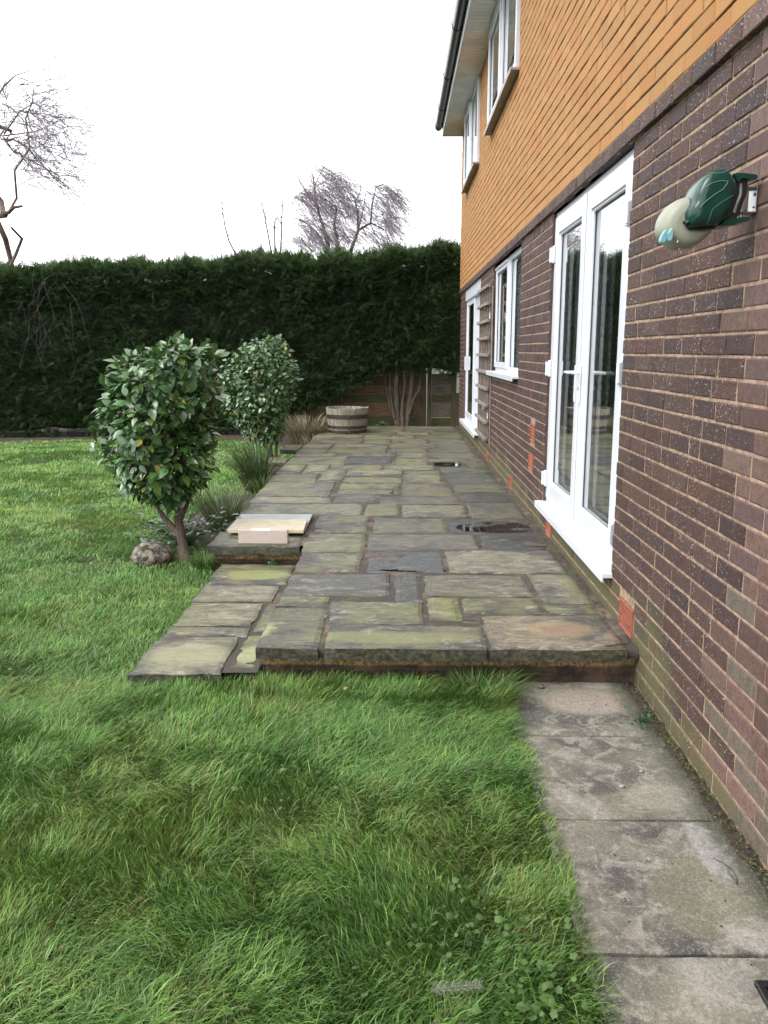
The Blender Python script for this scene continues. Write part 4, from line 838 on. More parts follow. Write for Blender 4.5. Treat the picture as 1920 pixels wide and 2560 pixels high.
for j, (path, lab) in enumerate(((((205, 770), (160, 680), (130, 570), (110, 430), (103, 380)), 'slender leafless sapling leaning left, first from the left above the hedge'), (((490, 800), (465, 650), (440, 520), (415, 390)), 'thin bare sapling leaning left in the middle of the trio left of the birch'),
        (((515, 800), (512, 600), (513, 530), (535, 500)), 'short bare sapling with a forked tip between two taller stems'), (((555, 800), (565, 620), (570, 420), (570, 370)), 'straight thin bare sapling standing next to the birch'))):
    Ys = 18.0; pp = [at(520 + a * .3255, 380 + b * .3255, Ys) for a, b in path]; root = Vector((pp[0].x + .1, Ys, 0)); s_ = empty('sapling', root, lab, 'sapling', 'bare saplings behind the hedge')
    mb = MB(); mb.tube([root] + pp, [.03, .022, .019, .016, .012, .007][:len(pp) + 1], 4); obj('trunk', mb, MT['twigdark'], s_)
    mb = MB()
    for k in range(7): i = random.randint(1, len(pp) - 2); b = pp[i].lerp(pp[i + 1], random.random()); e = Vector((random.uniform(-.15, .15), 0, random.uniform(.05, .2))); mb.tube([b, b + e * .6, b + e], [.008, .007, .005], 3)
    obj('crown', mb, MT['twigdark'], s_)

# ------------------------------------------------------------------ camellias
def leaf_t(wd=.64, fold=.09, curl=.12):
    V = [(0, 0, 0)]; 
    for t, wv in ((.22, .75), (.5, 1.0), (.78, .62)):
        z = -curl * t * t; V += [(-wd / 2 * wv, t - .02, z + fold * wv), (0, t, z), (wd / 2 * wv, t - .02, z + fold * wv)]
    V.append((0, 1.08, -curl * 1.25)); Fc = [(0, 2, 1), (0, 3, 2)]
    for r in (1, 4): Fc += [(r, r + 1, r + 4), (r, r + 4, r + 3), (r + 1, r + 2, r + 5), (r + 1, r + 5, r + 4)]
    Fc += [(7, 8, 10), (8, 9, 10)]; return V, Fc
LV, LF = leaf_t()
def camellia(name_loc, prof, n, size, label, stems, seed, depth=.85, knob=1.0):
    (bx, by, bz) = name_loc; r_ = np.random.default_rng(seed); t = empty('camellia_shrub', name_loc, label, 'shrub', 'clipped camellias beside the terrace')
    zs = np.array([p[0] for p in prof]); cx_ = np.array([p[1] for p in prof]); hw = np.array([p[2] for p in prof])
    m = n * 3; z = r_.uniform(zs[0], zs[-1], m); h = np.interp(z, zs, hw); keep = r_.random(m) < (h / hw.max()); z, h = z[keep][:n], h[keep][:n]; k = len(z)
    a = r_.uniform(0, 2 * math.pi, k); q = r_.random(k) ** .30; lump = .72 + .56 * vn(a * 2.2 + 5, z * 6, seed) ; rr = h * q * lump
    px = np.interp(z, zs, cx_) + rr * np.cos(a); py = by + rr * np.sin(a) * depth
    shoot = (r_.random(k) < .03) & (z > zs.mean()); z = z + shoot * r_.uniform(.02, .11, k)
    pos = np.stack([px, py, z + r_.normal(0, .012, k)], 1)
    out = np.stack([np.cos(a), np.sin(a), (z - zs.mean()) / (zs[-1] - zs[0]) * 1.0], 1)
    d = unit(out * .8 + r_.normal(0, .75, (k, 3)) + np.array([0, 0, -.25])); nr = unit(out * .6 + np.array([0, 0, .75]) + r_.normal(0, .28, (k, 3))); A, B, C = axes(d, nr)
    s = size * r_.uniform(.65, 1.2, k); tv = np.array(LV)
    V, Fc = stamp(LV, LF, pos, A, B, C, s)
    c = np.array([.068, .150, .048]) * r_.uniform(.65, 1.45, (k, 1)); lm = r_.random(k) < .14; c[lm] = np.array([.10, .17, .035]) * r_.uniform(.8, 1.2, (lm.sum(), 1)); ye = r_.random(k) < .012; c[ye] = (.34, .31, .06)
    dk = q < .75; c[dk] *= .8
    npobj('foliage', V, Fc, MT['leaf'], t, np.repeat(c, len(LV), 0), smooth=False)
    mb = MB()
    for pts, rad in stems:
        mb.tube(pts, rad, 8)
    for j in range(46):
        z1 = random.uniform(zs[0] + .1 * (zs[-1] - zs[0]), zs[-1] - .04); a1 = random.uniform(0, 6.28); h1 = float(np.interp(z1, zs, hw)) * random.uniform(.6, .93); e = Vector((float(np.interp(z1, zs, cx_)) + h1 * math.cos(a1), by + h1 * depth * math.sin(a1), z1))
        zb = zs[0] + (z1 - zs[0]) * .35; b = Vector((float(np.interp(zb, zs, cx_)) + random.uniform(-.05, .05), by + random.uniform(-.05, .05), zb - .05)); mid = b.lerp(e, .5) + Vector((0, 0, -.03)); mb.tube([b, mid, e], [.008, .006, .003], 4)
    obj('trunk', mb, MT['bark'], t, smooth=True); return t
c1y = 6.0
camellia((-1.60, c1y, 0), [(.43, -1.66, .08), (.47, -1.70, .17), (.53, -1.73, .25), (.62, -1.74, .31), (.77, -1.745, .37), (.98, -1.735, .41), (1.15, -1.72, .41), (1.30, -1.69, .38), (1.42, -1.65, .34), (1.50, -1.60, .29), (1.55, -1.55, .17)], 3000, .083, 'larger-leaved camellia on a short bare trunk beside the lawn step',
    [([(-1.58, c1y, -.02), (-1.59, c1y, .10), (-1.605, c1y, .22), (-1.62, c1y, .32)], [.05, .038, .034, .030]), ([(-1.60, c1y, .16), (-1.72, c1y - .04, .33), (-1.82, c1y - .05, .56), (-1.86, c1y, .75)], [.026, .02, .016, .012]), ([(-1.61, c1y, .34), (-1.65, c1y, .5), (-1.70, c1y, .8), (-1.74, c1y, 1.2)], [.03, .025, .02, .012]),
     ([(-1.60, c1y, .34), (-1.56, c1y, .5), (-1.55, c1y, .9), (-1.52, c1y, 1.3)], [.03, .024, .018, .01]), ([(-1.60, c1y, .3), (-1.52, c1y + .05, .5), (-1.45, c1y + .05, .9)], [.024, .018, .01])], 5)
c2y = 11.06
camellia((-1.70, c2y, 0), [(.30, -1.76, .14), (.42, -1.80, .27), (.60, -1.84, .36), (.80, -1.86, .44), (1.0, -1.86, .47), (1.2, -1.84, .46), (1.4, -1.80, .40), (1.55, -1.74, .30), (1.64, -1.68, .18), (1.70, -1.64, .07)], 3600, .066, 'taller egg-shaped camellia with small leaves, standing farther off towards the hedge',
    [([(-1.70, c2y, -.02), (-1.70, c2y, .25), (-1.75, c2y, .6), (-1.8, c2y, 1.2)], [.04, .035, .028, .015]), ([(-1.60, c2y, -.02), (-1.62, c2y, .2), (-1.58, c2y, .6), (-1.6, c2y, 1.1)], [.022, .02, .016, .01]), ([(-1.72, c2y, .18), (-1.85, c2y, .4), (-2.0, c2y, .8)], [.02, .018, .01])], 9)

# ------------------------------------------------------------------ grasses and small plants
def blades(P, D, L, Hh, Wd, tint, tipf=1.25, sag=.5):
    """P (n,3) roots, D (n,2) lean unit, L reach, Hh height, Wd width -> V, F, tint per vertex"""
    n = len(P); ts = np.array([0, .35, .7, 1.0]); wv = np.array([1, .95, .65, 0]); perp = np.stack([-D[:, 1], D[:, 0]], 1); ph = rng.uniform(-.9, .9, n); pw = unit(perp + D * ph[:, None])
    Vs = []; Ts = []
    for t, wq in zip(ts, wv):
        hor = L * t ** 1.6; zz = Hh * (t * (1 + sag) - sag * t * t * 1.0); c = np.stack([P[:, 0] + D[:, 0] * hor, P[:, 1] + D[:, 1] * hor, P[:, 2] + zz], 1); tt = tint * (.75 + .5 * t * (tipf / 1.25))
        if wq > 0:
            o = np.concatenate([pw * (Wd * wq * .5)[:, None], np.zeros((n, 1))], 1); Vs += [c - o, c + o]; Ts += [tt, tt]
        else: Vs.append(c); Ts.append(tt)
    V = np.stack(Vs, 1); T = np.stack(Ts, 1); f = np.array([(0, 1, 3), (0, 3, 2), (2, 3, 5), (2, 5, 4), (4, 5, 6)])
    return V.reshape(-1, 3), (f[None] + (np.arange(n) * 7)[:, None, None]).reshape(-1, 3), T.reshape(-1, 3)
polys = [[(.512, -2), (.512, 3.70), (1.2, 3.72), (1.2, -2)], [(-.66, 3.66), (1.2, 3.64), (1.2, 15), (-1.29, 15), (-1.31, 5.64), (-.66, 5.64)], [(-1.235, 3.60), (-.62, 3.635), (-.62, 5.66), (-1.235, 5.66)],
    BED1, BED2, [(-9.9, 13.4), (-6.7, 14.0), (-5.0, 14.75), (-3.4, 14.75), (-2.3, 14.3), (-1.75, 13.0), (-1.3, 12.2), (-1.2, 18), (-9.9, 18)]]
bands = [(1.15, 2.4, 42000, .95), (2.4, 3.7, 31000, 1.05), (3.7, 5.5, 12500, 1.35), (5.5, 8.0, 7000, 1.8), (8.0, 11.0, 3800, 2.5), (11.0, 15.6, 2300, 3.3)]
VV, FF_, TT = [], [], []; off = 0
for (ya, yb, dens, wk) in bands:
    xl = -.58 * yb - 1.5; xr = .56 if ya < 3.6 else -.6; n = int((xr - xl) * (yb - ya) * dens); x = rng.uniform(xl, xr, n); y = rng.uniform(ya, yb, n); k = x > -.58 * y - 1.5
    for p in polys: k &= ~inside(x, y, np.array(p))
    x, y = x[k], y[k]; n = len(x)
    cl = fbm(x * 3.2, y * 3.2, 41, 3); long_ = np.clip((fbm(x * 1.3 + 3, y * 1.3, 44, 3) - .35) * 2.6, 0, 1)
    thin = rng.random(n) < .68 + .5 * cl; x, y, cl, long_ = x[thin], y[thin], cl[thin], long_[thin]; n = len(x)
    near = np.clip((5.2 - y) / 2.0, 0.12, 1)
    ang = 2.4 * math.pi * (fbm(x * .9, y * .9, 51, 2) - .5) + .45 + 3.4 * (vn(x * 6.5, y * 6.5, 55) - .5) + rng.normal(0, 1.0, n)
    ed = np.exp(-np.abs(x - .50) / .05) * (y < 3.7); ang = ang * (1 - .3 * ed)          # edge tufts flop over the path
    D = np.stack([np.cos(ang), np.sin(ang)], 1); s = (.55 + .75 * rng.random(n)) * (.72 + .35 * cl)
    reach = (.022 + .060 * long_ * near) * s * (1 - .35 * ed); hh = (.030 + .024 * near * (.9 + .4 * cl)) * s * (1.05 - .3 * long_)
    st = rng.random(n) < .04; reach[st] *= 1.6; hh[st] *= 1.35
    fr = (np.abs(y - 3.55) < .12) & (x > -.65); hh[fr] *= 1.5
    z = -.028 + .035 * (fbm(x * 2.2, y * 2.2, 61, 3) - .3) * np.clip(1 - np.exp(-np.abs(x - .5) / .1), .2, 1)
    base = np.array([.094, .198, .038]); t = np.repeat(base[None], n, 0) * rng.uniform(.35, 1.9, (n, 1)) * (1 + .35 * (vn(x * 7, y * 7, 91) - .5))[:, None]
    g1 = fbm(x * 2.0, y * 2.0, 71, 3)[:, None]; t = t * (1 - .0 * g1) + np.clip(g1 - .48, 0, 1) * np.array([.20, .22, .06]); g2 = np.clip(fbm(x * 1.6 + 7, y * 1.6, 75, 3) - .5, 0, 1)[:, None]; t = t + g2 * np.array([.03, .10, .04])
    bl = rng.random(n) < .12; t[bl] = np.array([.19, .29, .13]) * rng.uniform(.8, 1.4, (bl.sum(), 1)); pl = (vn(x * 9 + 3, y * 9, 93) > .72) & (rng.random(n) < .55); t[pl] = t[pl] * 1.15 + np.array([.09, .10, .035]); stw = rng.random(n) < .035 + .10 * (g1[:, 0] > .56); t[stw] = np.array([.33, .29, .11]) * rng.uniform(.6, 1.2, (stw.sum(), 1)); t = t * (1 + .35 * np.clip((y - 4) / 5, 0, 1))[:, None]
    V, Fc, T = blades(np.stack([x, y, z], 1), D, reach, hh, (.0021 * wk) * rng.uniform(.5, 1.6, n) * np.where(st, 1.3, 1), t, sag=.75)
    VV.append(V); FF_.append(Fc + off); TT.append(T); off += len(V)
lawn = tag(npobj('grass', np.concatenate(VV), np.concatenate(FF_), MT['grass'], None, np.concatenate(TT)), 'long wind-combed lawn grass', None, kind='stuff')
def clump(name, c, n, L, H, label, cat, tint, lean=(0, 0), rad=.06, wd=.004, mat='grass', group=None, straw=.1, sag=.35, kind=None):
    a = rng.uniform(0, 2 * math.pi, n); r = rad * np.sqrt(rng.random(n)); P = np.stack([c[0] + r * np.cos(a), c[1] + r * np.sin(a), np.full(n, c[2])], 1)
    D = unit(np.stack([np.cos(a), np.sin(a)], 1) * .9 + np.array(lean)[None] + rng.normal(0, .25, (n, 2))); k = .4 + .6 * rng.random(n); t = np.repeat(np.array(tint)[None], n, 0) * rng.uniform(.6, 1.5, (n, 1)); s = rng.random(n) < straw; t[s] = (.30, .25, .13)
    V, Fc, T = blades(P, D, L * k, H * (.5 + .5 * rng.random(n)), np.full(n, wd), t, sag=sag); o = npobj(name, V, Fc, MT[mat], None, T); return tag(o, label, cat, group, kind)
clump('rush_clump', (-1.56, 9.05, 0), 420, .42, .66, 'tall dark spiky rush clump leaning left between the two camellias', 'plant', (.035, .065, .03), (-.6, 0), .12, .007, sag=.1)
clump('grass_tuft', (-1.50, 7.0, 0), 420, .30, .42, 'silvery green grass tuft in the bed right behind the nearer camellia', 'plant', (.07, .11, .065), (-.2, -.1), .14, .006, straw=.2)
clump('grass_tuft', (-1.42, 8.75, 0), 160, .22, .24, 'small bright grass tuft at the foot of the rush clump beside the flags', 'plant', (.08, .13, .04), (.2, 0), .10, .006)
clump('grass_tuft', (-1.40, 9.35, 0), 260, .16, .12, 'low light green grass tuft at the terrace edge beyond the rush clump', 'plant', (.10, .20, .04), (.1, -.2), .16, .006)
clump('grass_tuft', (-1.36, 5.78, -.01), 300, .20, .13, 'bright grass tuft against the corner of the raised flags by the camellia trunk', 'plant', (.08, .16, .04), (.4, -.3), .10, .005)
clump('grass_tuft', (.38, 3.50, -.02), 600, .17, .13, 'long grass tuft where the lawn meets the terrace and the path', 'plant', (.055, .12, .025), (.3, -.1), .14, .0035)
clump('dry_shrub', (-1.52, 13.9, 0), 700, .42, .52, 'tangle of dry brown stems left of the barrel planter', 'shrub', (.17, .13, .11), (.1, -.1), .30, .008, 'straw', straw=.4)
clump('dry_shrub', (-1.30, 13.2, 0), 160, .2, .22, 'sparse low dead stems at the terrace edge in front of the taller dry tangle', 'shrub', (.15, .12, .09), (.1, -.1), .22, .008, 'straw', straw=.4)
# broad-leaved growth
def lobed():
    V = [(0, 0, 0)]; n = 22
    for k in range(n): a = 2 * math.pi * k / n - math.pi / 2; r = .40 + .055 * math.cos(5 * a + .5) + .035 * math.cos(9 * a); V.append((r * math.cos(a), .45 + r * math.sin(a), .06 * math.cos(2 * a) - .05))
    V[0] = (0, .42, .02); return V, [(0, 1 + k, 1 + (k + 1) % n) for k in range(n)]
WV, WF = lobed()
def leafy(name, P, size, tint, label, cat=None, kind=None, up=.9, mat='grass', tv=(WV, WF), group=None):
    n = len(P); a = rng.uniform(0, 2 * math.pi, n); D = np.stack([np.cos(a), np.sin(a), rng.uniform(-.1, .5, n)], 1); Nn = np.stack([rng.normal(0, .4, n), rng.normal(-.2, .4, n), np.full(n, up)], 1); A, B, C = axes(D, Nn)
    V, Fc = stamp(tv[0], tv[1], P, A, B, C, size * rng.uniform(.5, 1.25, n)); t = np.repeat(np.array(tint)[None], n, 0) * rng.uniform(.6, 1.4, (n, 1))
    if cat and n > 1:                                      # stalks joining the leaves at the root
        c0 = np.array([P[:, 0].mean(), P[:, 1].mean(), P[:, 2].min() - .02]); k = len(V); e = np.array([size * .03, 0, 0])
        S = np.concatenate([np.stack([c0 - e, c0 + e, p + e, p - e]) for p in P]); q = (np.arange(n) * 4)[:, None] + k
        F3 = np.concatenate([q + np.array([0, 1, 2]), q + np.array([0, 2, 3])]); V = np.concatenate([V, S]); Fc = np.concatenate([Fc, F3])
        return tag(npobj(name, V, Fc, MT[mat], None, np.concatenate([np.repeat(t, len(tv[0]), 0), np.repeat(t, 4, 0)])), label, cat, group, kind)
    return tag(npobj(name, V, Fc, MT[mat], None, np.repeat(t, len(tv[0]), 0)), label, cat, group, kind)
n = 240; wx = rng.normal(.27, .13, n); wy = rng.normal(1.83, .14, n); wx = np.minimum(wx, .47)
wx = np.concatenate([wx, rng.uniform(-1.5, .45, 420), rng.uniform(-3.5, -1.4, 260)]); wy = np.concatenate([wy, rng.uniform(1.4, 3.3, 420), rng.uniform(3.2, 7, 260)])
leafy('lawn_weeds', np.stack([wx, wy, np.concatenate([rng.uniform(.02, .06, n), rng.uniform(.0, .022, 680)])], 1), .021, (.085, .155, .045), 'lobed weed leaves among the grass', kind='stuff')
leafy('weed', np.stack([rng.normal(.36, .02, 7), rng.normal(1.70, .02, 7), rng.uniform(.02, .04, 7)], 1), .036, (.085, .155, .042), 'big pale lobed weed near the path edge at the bottom of the lawn', 'weed')
n = 46; leafy('weed', np.stack([rng.normal(1.02, .022, n), rng.normal(3.22, .028, n), rng.uniform(.0, .06, n)], 1), .017, (.04, .085, .04), 'small blue-green weed in the gap between path and wall', 'weed')
n = 260; leafy('ground_ivy', np.stack([rng.normal(-1.66, .20, n), rng.normal(6.35, .16, n), rng.uniform(.02, .26, n)], 1), .055, (.03, .07, .022), 'low dark leafy growth around the foot of the nearer camellia', 'plant', mat='leaf', tv=(LV, LF))
n = 50; leafy('weed', np.stack([rng.normal(-.30, .05, n), rng.normal(15.15, .06, n), rng.uniform(.1, .24, n)], 1), .07, (.09, .15, .05), 'pale green weed by the conifer trunks', 'weed')
n = 24; leafy('weed', np.stack([rng.normal(-.86, .02, n), rng.normal(5.58, .015, n), rng.uniform(.065, .10, n)], 1), .016, (.10, .22, .05), 'tiny bright weed at the foot of the step riser', 'weed')
# leaf litter and grit along the wall and in the beds
n = 1500; lx = np.concatenate([rng.uniform(1.035, 1.10, 700), rng.uniform(-1.95, -1.36, 450), rng.uniform(-9, 1.0, 900)]); ly = np.concatenate([rng.uniform(1.2, 14.8, 700), rng.uniform(6.4, 11.4, 450), rng.uniform(14.9, 16.0, 900)])
lz = np.concatenate([np.where(ly[:700] < 3.65, .012, ZP - .004), np.full(450, .015), np.full(900, .03)]); k = np.ones(len(lx), bool); k[700:1150] = inside(lx[700:1150], ly[700:1150], np.array(BED1)) | inside(lx[700:1150], ly[700:1150], np.array(BED2))
leafy('leaf_litter', np.stack([lx, ly, lz], 1)[k], .012, (.07, .05, .035), 'fine brown litter', kind='stuff', mat='straw', up=.5)
n = 130; leafy('paving_litter', np.stack([rng.uniform(.52, 1.04, n), rng.uniform(1.2, 3.6, n), np.full(n, .004)], 1), .007, (.05, .04, .03), 'dark crumbs on the path', kind='stuff', mat='straw')
leafy('moss', np.stack([rng.normal(1.075, .012, 900), rng.uniform(1.2, 3.6, 900), rng.uniform(-.005, .014, 900)], 1), .010, (.07, .085, .02), 'moss in the gap by the wall', kind='stuff', mat='straw')

# ------------------------------------------------------------------ things on the ground
def revolve(mb, prof, c, n=32, mi=0, **at): mb.grid([[(c[0] + r * math.cos(2 * math.pi * k / n), c[1] + r * math.sin(2 * math.pi * k / n), c[2] + z) for r, z in prof] for k in range(n)], mi, closed_u=True, **at)
bc = (-.825, 13.80, ZP); bar = empty('barrel_planter', bc, 'half oak barrel planter with dark hoops standing at the far end of the flags', 'planter')
ns = 22; ro = lambda z: .305 + .052 * (z / .41) ** .8
mb = MB()
for k in range(ns):
    a0 = 2 * math.pi * k / ns + .008; a1 = 2 * math.pi * (k + 1) / ns - .008; dz = random.uniform(-.012, .010); th = .028; col = []
    for (rk, zs_) in ((0, (0.01, .13, .26, .41 + dz)), (-th, (.41 + dz, .2, .01))):
        for z in zs_: col.append([((ro(z) + rk) * math.cos(a) + bc[0], (ro(z) + rk) * math.sin(a) + bc[1], bc[2] + z) for a in (a0, (a0 + a1) / 2, a1)])
    col.append(col[0]); mb.grid(col); e0 = [c[0] for c in col[:-1]]; e1 = [c[2] for c in col[:-1]]; mb.add(e0, [tuple(range(len(e0)))]); mb.add(e1, [tuple(reversed(range(len(e1))))])
obj('staves', mb, MT['barrel'], bar)
for z0, z1 in ((.235, .305), (.075, .125), (.002, .05)):
    mb = MB(); revolve(mb, [(ro(z0) + .001, z0), (ro(z0) + .006, z0 + .002), (ro(z1) + .006, z1 - .002), (ro(z1) + .001, z1)], bc, 48); mb.box(bc[0] + .03, bc[0] + .07, bc[1] - ro(z0) - .012, bc[1] - ro(z0), bc[2] + z0 + .004, bc[2] + z1 - .004, ch=.002); obj('hoop', mb, MT['hoop'], bar)
mb = MB(); revolve(mb, [(0.0, .30), (.1, .31), (.2, .295), (.31, .30)], bc, 30); obj('soil_fill', mb, MT['soil'], bar)
for k in range(3):
    pass
def bslab(name, x0, x1, y0, y1, z0, z1, mat, label, cat, skew=0.0, bev=.002):
    mb = MB(); mb.box(x0, x1, y0, y1, z0, z1); o = obj(name, mb, MT[mat], None, bevel=bev); tag(o, label, cat); 
    for v in o.data.vertices: v.co.x += skew * (v.co.y - y0)
    return o
bslab('paving_sample', -1.262, -.683, 6.02, 6.61, ZP + .004, ZP + .026, 'greyslab', 'square blue-grey paving sample lying underneath the buff one', 'paving slab')
bslab('paving_sample', -1.228, -.678, 5.893, 6.275, ZP + .0262, ZP + .050, 'buffslab', 'smooth buff sandstone sample lying on top of the grey one', 'paving slab', -.03)
blk = bslab('sample_block', -1.108, -.764, 5.655, 5.715, ZP + .004, ZP + .097, 'pinkslab', 'pinkish beige block standing on edge in front of the buff slab', 'block')
mb = MB(); mb.box(-1.018, -.885, 5.662, 5.708, ZP + .0975, ZP + .0985); st_ = obj('label_sticker', mb, MT['sticker'], blk)
# rock
V = []; nu, nv = 26, 14
rows = []
for i in range(nu):
    a = 2 * math.pi * i / nu; col = []
    for j in range(nv + 1):
        b = math.pi * j / nv - math.pi / 2; d = Vector((math.cos(a) * math.cos(b), math.sin(a) * math.cos(b), math.sin(b))); r = .82 + .42 * float(fbm(d.x * 2.2 + 5 + d.z, d.y * 2.2 + 5, 6, 5, .65)); col.append((-1.80 + d.x * .15 * r, 5.93 + d.y * .13 * r, .035 + d.z * .10 * r))
    rows.append(col)
mb = MB(); mb.grid(rows, closed_u=True); tag(obj('rock', mb, MT['rock'], None, smooth=True), 'weathered mossy rock at the foot of the nearer camellia', 'rock')
# drain cover
dr = empty('drain_cover', (.99, 1.62, .01), 'black iron drain grid let into the path by the wall', 'drain cover')
mb = MB(); frame = [(.872, 1.105)]; 
for (a, b, c, d) in ((.872, 1.10, 1.765, 1.785), (.872, 1.10, 1.53, 1.55), (.872, .892, 1.55, 1.765), (1.08, 1.10, 1.55, 1.765)): mb.box(a, b, c, d, .002, .018, ch=.003)
obj('rim', mb, MT['iron'], dr); mb = MB()
for k in range(6): mb.box(.893, 1.079, 1.565 + k * .034, 1.582 + k * .034, .004, .013, ch=.002)
obj('grid', mb, MT['iron'], dr); mb = MB(); mb.box(.89, 1.082, 1.548, 1.767, .0025, .0035); obj('recess', mb, MT['dark'], dr)
# fallen bits
mb = MB(); p0 = Vector((.085, 1.70, .05)); p1 = Vector((.205, 1.712, .052)); mb.tube([p0, p0.lerp(p1, .5) + Vector((0, 0, .004)), p1], .0016, 4, tint=(.16, .16, .11))
for k in range(22):
    t = k / 22; b = p0.lerp(p1, t)
    for s in (-1, 1): mb.tube([b, b + Vector((.006, s * .012, .006)), b + Vector((.012 + random.uniform(-.004, .004), s * .022 * (1 - .4 * t), random.uniform(-.004, .008)))], [.0011, .0009, .0004], 3, tint=(.13, .16, .10) if (k + s) % 3 else (.26, .28, .22))
tag(obj('fir_twig', mb, MT['straw']), 'pale grey needle twig dropped on the grass near the bottom', 'twig')
lf = leafy('fallen_leaf', np.array([[-.235, 3.44, .06]]), .034, (.20, .12, .07), 'brown dead leaf lying on the grass in front of the terrace', 'leaf', mat='straw', tv=(LV, LF))
def twig(pts, r, label, col=(.08, .05, .03)):
    mb = MB(); mb.tube(pts, r, 5, tint=col); tag(obj('fallen_twig', mb, MT['straw']), label, 'twig')
twig([(.965, 2.30, .004), (.985, 2.27, .008), (1.0, 2.235, .006), (.998, 2.20, .004), (.985, 2.175, .004)], [.0014] * 5, 'thin curled twig lying on the pale path slab')
twig([(.50, 3.62, .01), (.55, 3.66, .03), (.64, 3.655, .05), (.72, 3.66, .04)], [.005, .005, .004, .002], 'dark bent twig at the foot of the terrace by the path')
twig([(.95, 3.63, ZP + .004), (1.0, 3.625, ZP + .012), (1.07, 3.66, ZP + .008)], [.004, .004, .002], 'black twig on the corner flag by the wall')
for i, (px, py, r_, lab) in enumerate(((.66, 3.60, .014, 'dark snail-like pebble at the back of the first path slab'), (.80, 2.72, .008, 'pale pebble in the middle of the second path slab'), (.90, 2.83, .007, 'tiny white stone close to the wall on the second path slab'), (-.055, 7.80, .02, 'dark clod sticking out of a flag joint mid-terrace'))):
    zb = ZP if py > 4 else 0.0; rows = []
    for a in range(10):
        rows.append([(px + r_ * 1.3 * math.cos(a * .628) * math.cos(b) * random.uniform(.85, 1.1), py + r_ * math.sin(a * .628) * math.cos(b), zb + r_ * .6 * (1 + math.sin(b))) for b in np.linspace(-1.57, 1.57, 7)])
    mb = MB(); mb.grid(rows, closed_u=True); tag(obj('pebble', mb, MT['rock'] if i in (0, 3) else MT['sillstone'], None, smooth=True), lab, 'pebble')

# ------------------------------------------------------------------ trellis on the wall
tr = empty('trellis', (X - .03, 10.6, .45), 'grey weathered wooden trellis fixed to the wall left of the window', 'trellis')
xf = X - .030
for k in range(6):
    yy = 10.02 + k * .232; mb = MB(); mb.box(xf, xf + .016, yy, yy + .028, .45, 2.27, ch=.001); obj('lath', mb, MT['trellis'], tr)
for k in range(10):
    zz = .455 + k * .1985; mb = MB(); mb.box(xf - .034, xf - .0005, 9.97, 11.24, zz, zz + .036, ch=.002); obj('batten', mb, wood_mat('grey_batten_wood', (0.13, 0.105, 0.09), (0.30, 0.26, 0.22), 1) if k == 0 else MT['_b'], tr)
    if k == 0: MT['_b'] = bpy.data.materials['grey_batten_wood']
mb = MB(); mb.box(X - .012, X - .001, 9.90, 9.95, .40, 2.25, ch=.002); obj('side_rail', mb, MT['trellis'], tr)
for (yy, zz) in ((10.5, 2.02), (9.93, 1.88), (10.45, .80), (9.93, .72), (11.2, 1.2)):
    mb = MB(); mb.box(xf - .012, xf - .001, yy - .03, yy + .01, zz, zz + .03, ch=.003); mb.tube([(xf - .006, yy, zz + .02), (xf - .006, yy + .02, zz + .07)], .004, 5); obj('cable_clip', mb, MT['pvc'], tr)

# ------------------------------------------------------------------ retractable clothes line on the wall
YR = 2.735; S = .000247
def W(u, v): return (X - (1500 - u) * S, 1.975 + (640 - v) * S)
ln = empty('clothes_line', (X, YR, 1.97), 'dark green and cream retractable clothes line on a steel wall bracket', 'clothes line')
def spline(pts, n=6):
    out = []; m = len(pts)
    for i in range(m):
        p0, p1, p2, p3 = (Vector(pts[(i + k) % m]) for k in (-1, 0, 1, 2))
        for k in range(n): t = k / n; out.append(.5 * ((2 * p1) + (-p0 + p2) * t + (2 * p0 - 5 * p1 + 4 * p2 - p3) * t * t + (-p0 + 3 * p1 - 3 * p2 + p3) * t ** 3))
    return out
def puffy(outline, yc, half, c, layers=((-1, .72), (-.93, .86), (-.75, .95), (-.45, .99), (0, 1), (.45, .99), (.75, .95), (.93, .86), (1, .72)), smooth=6):
    sp = spline(outline, smooth) if smooth > 1 else [Vector(p) for p in outline]; cx_, cz_ = W(*c); mb = MB(); rows = []
    for (ly, k) in layers: rows.append([(cx_ + (W(p[0], p[1])[0] - cx_) * k, yc + half * ly, cz_ + (W(p[0], p[1])[1] - cz_) * k) for p in sp] )
    for r in rows: r.append(r[0])
    mb.grid(rows); mb.add(rows[0][:-1], [tuple(reversed(range(len(sp))))]); mb.add(rows[-1][:-1], [tuple(range(len(sp)))]); return mb
mb = puffy([(640, 590), (480, 660), (370, 790), (328, 930), (345, 1050), (420, 1130), (520, 1200), (660, 1215), (820, 1170), (950, 1060), (1000, 960), (900, 760), (760, 640)], YR + .02, .062, (650, 920), ((-1, .45), (-.97, .66), (-.86, .82), (-.62, .94), (-.3, .99), (0, 1), (.4, .99), (.75, .9), (1, .7)))
cm = obj('reel_housing', mb, MT['cream'], ln, smooth=True)
mb = puffy([(590, 810), (640, 700), (660, 590), (725, 440), (810, 355), (940, 308), (1040, 320), (1110, 400), (1150, 500), (1150, 610), (1120, 740), (1060, 860), (980, 960), (840, 985), (640, 995), (600, 930)], YR - .02, .072, (870, 670), ((-1, .45), (-.985, .62), (-.94, .78), (-.84, .90), (-.62, .975), (-.3, 1), (.5, 1), (.9, .95), (1, .85)), 5)
obj('cover', mb, MT['green'], ln, smooth=True)
mb = puffy([(1120, 350), (1300, 360), (1340, 440), (1345, 560), (1300, 700), (1250, 860), (1100, 940), (960, 980), (1060, 860), (1120, 740), (1150, 600), (1150, 480)], YR, .045, (1200, 640), ((-1, .9), (-.8, .97), (0, 1), (.8, .97), (1, .9)), 4); obj('back_case', mb, MT['iron'], ln, smooth=False)
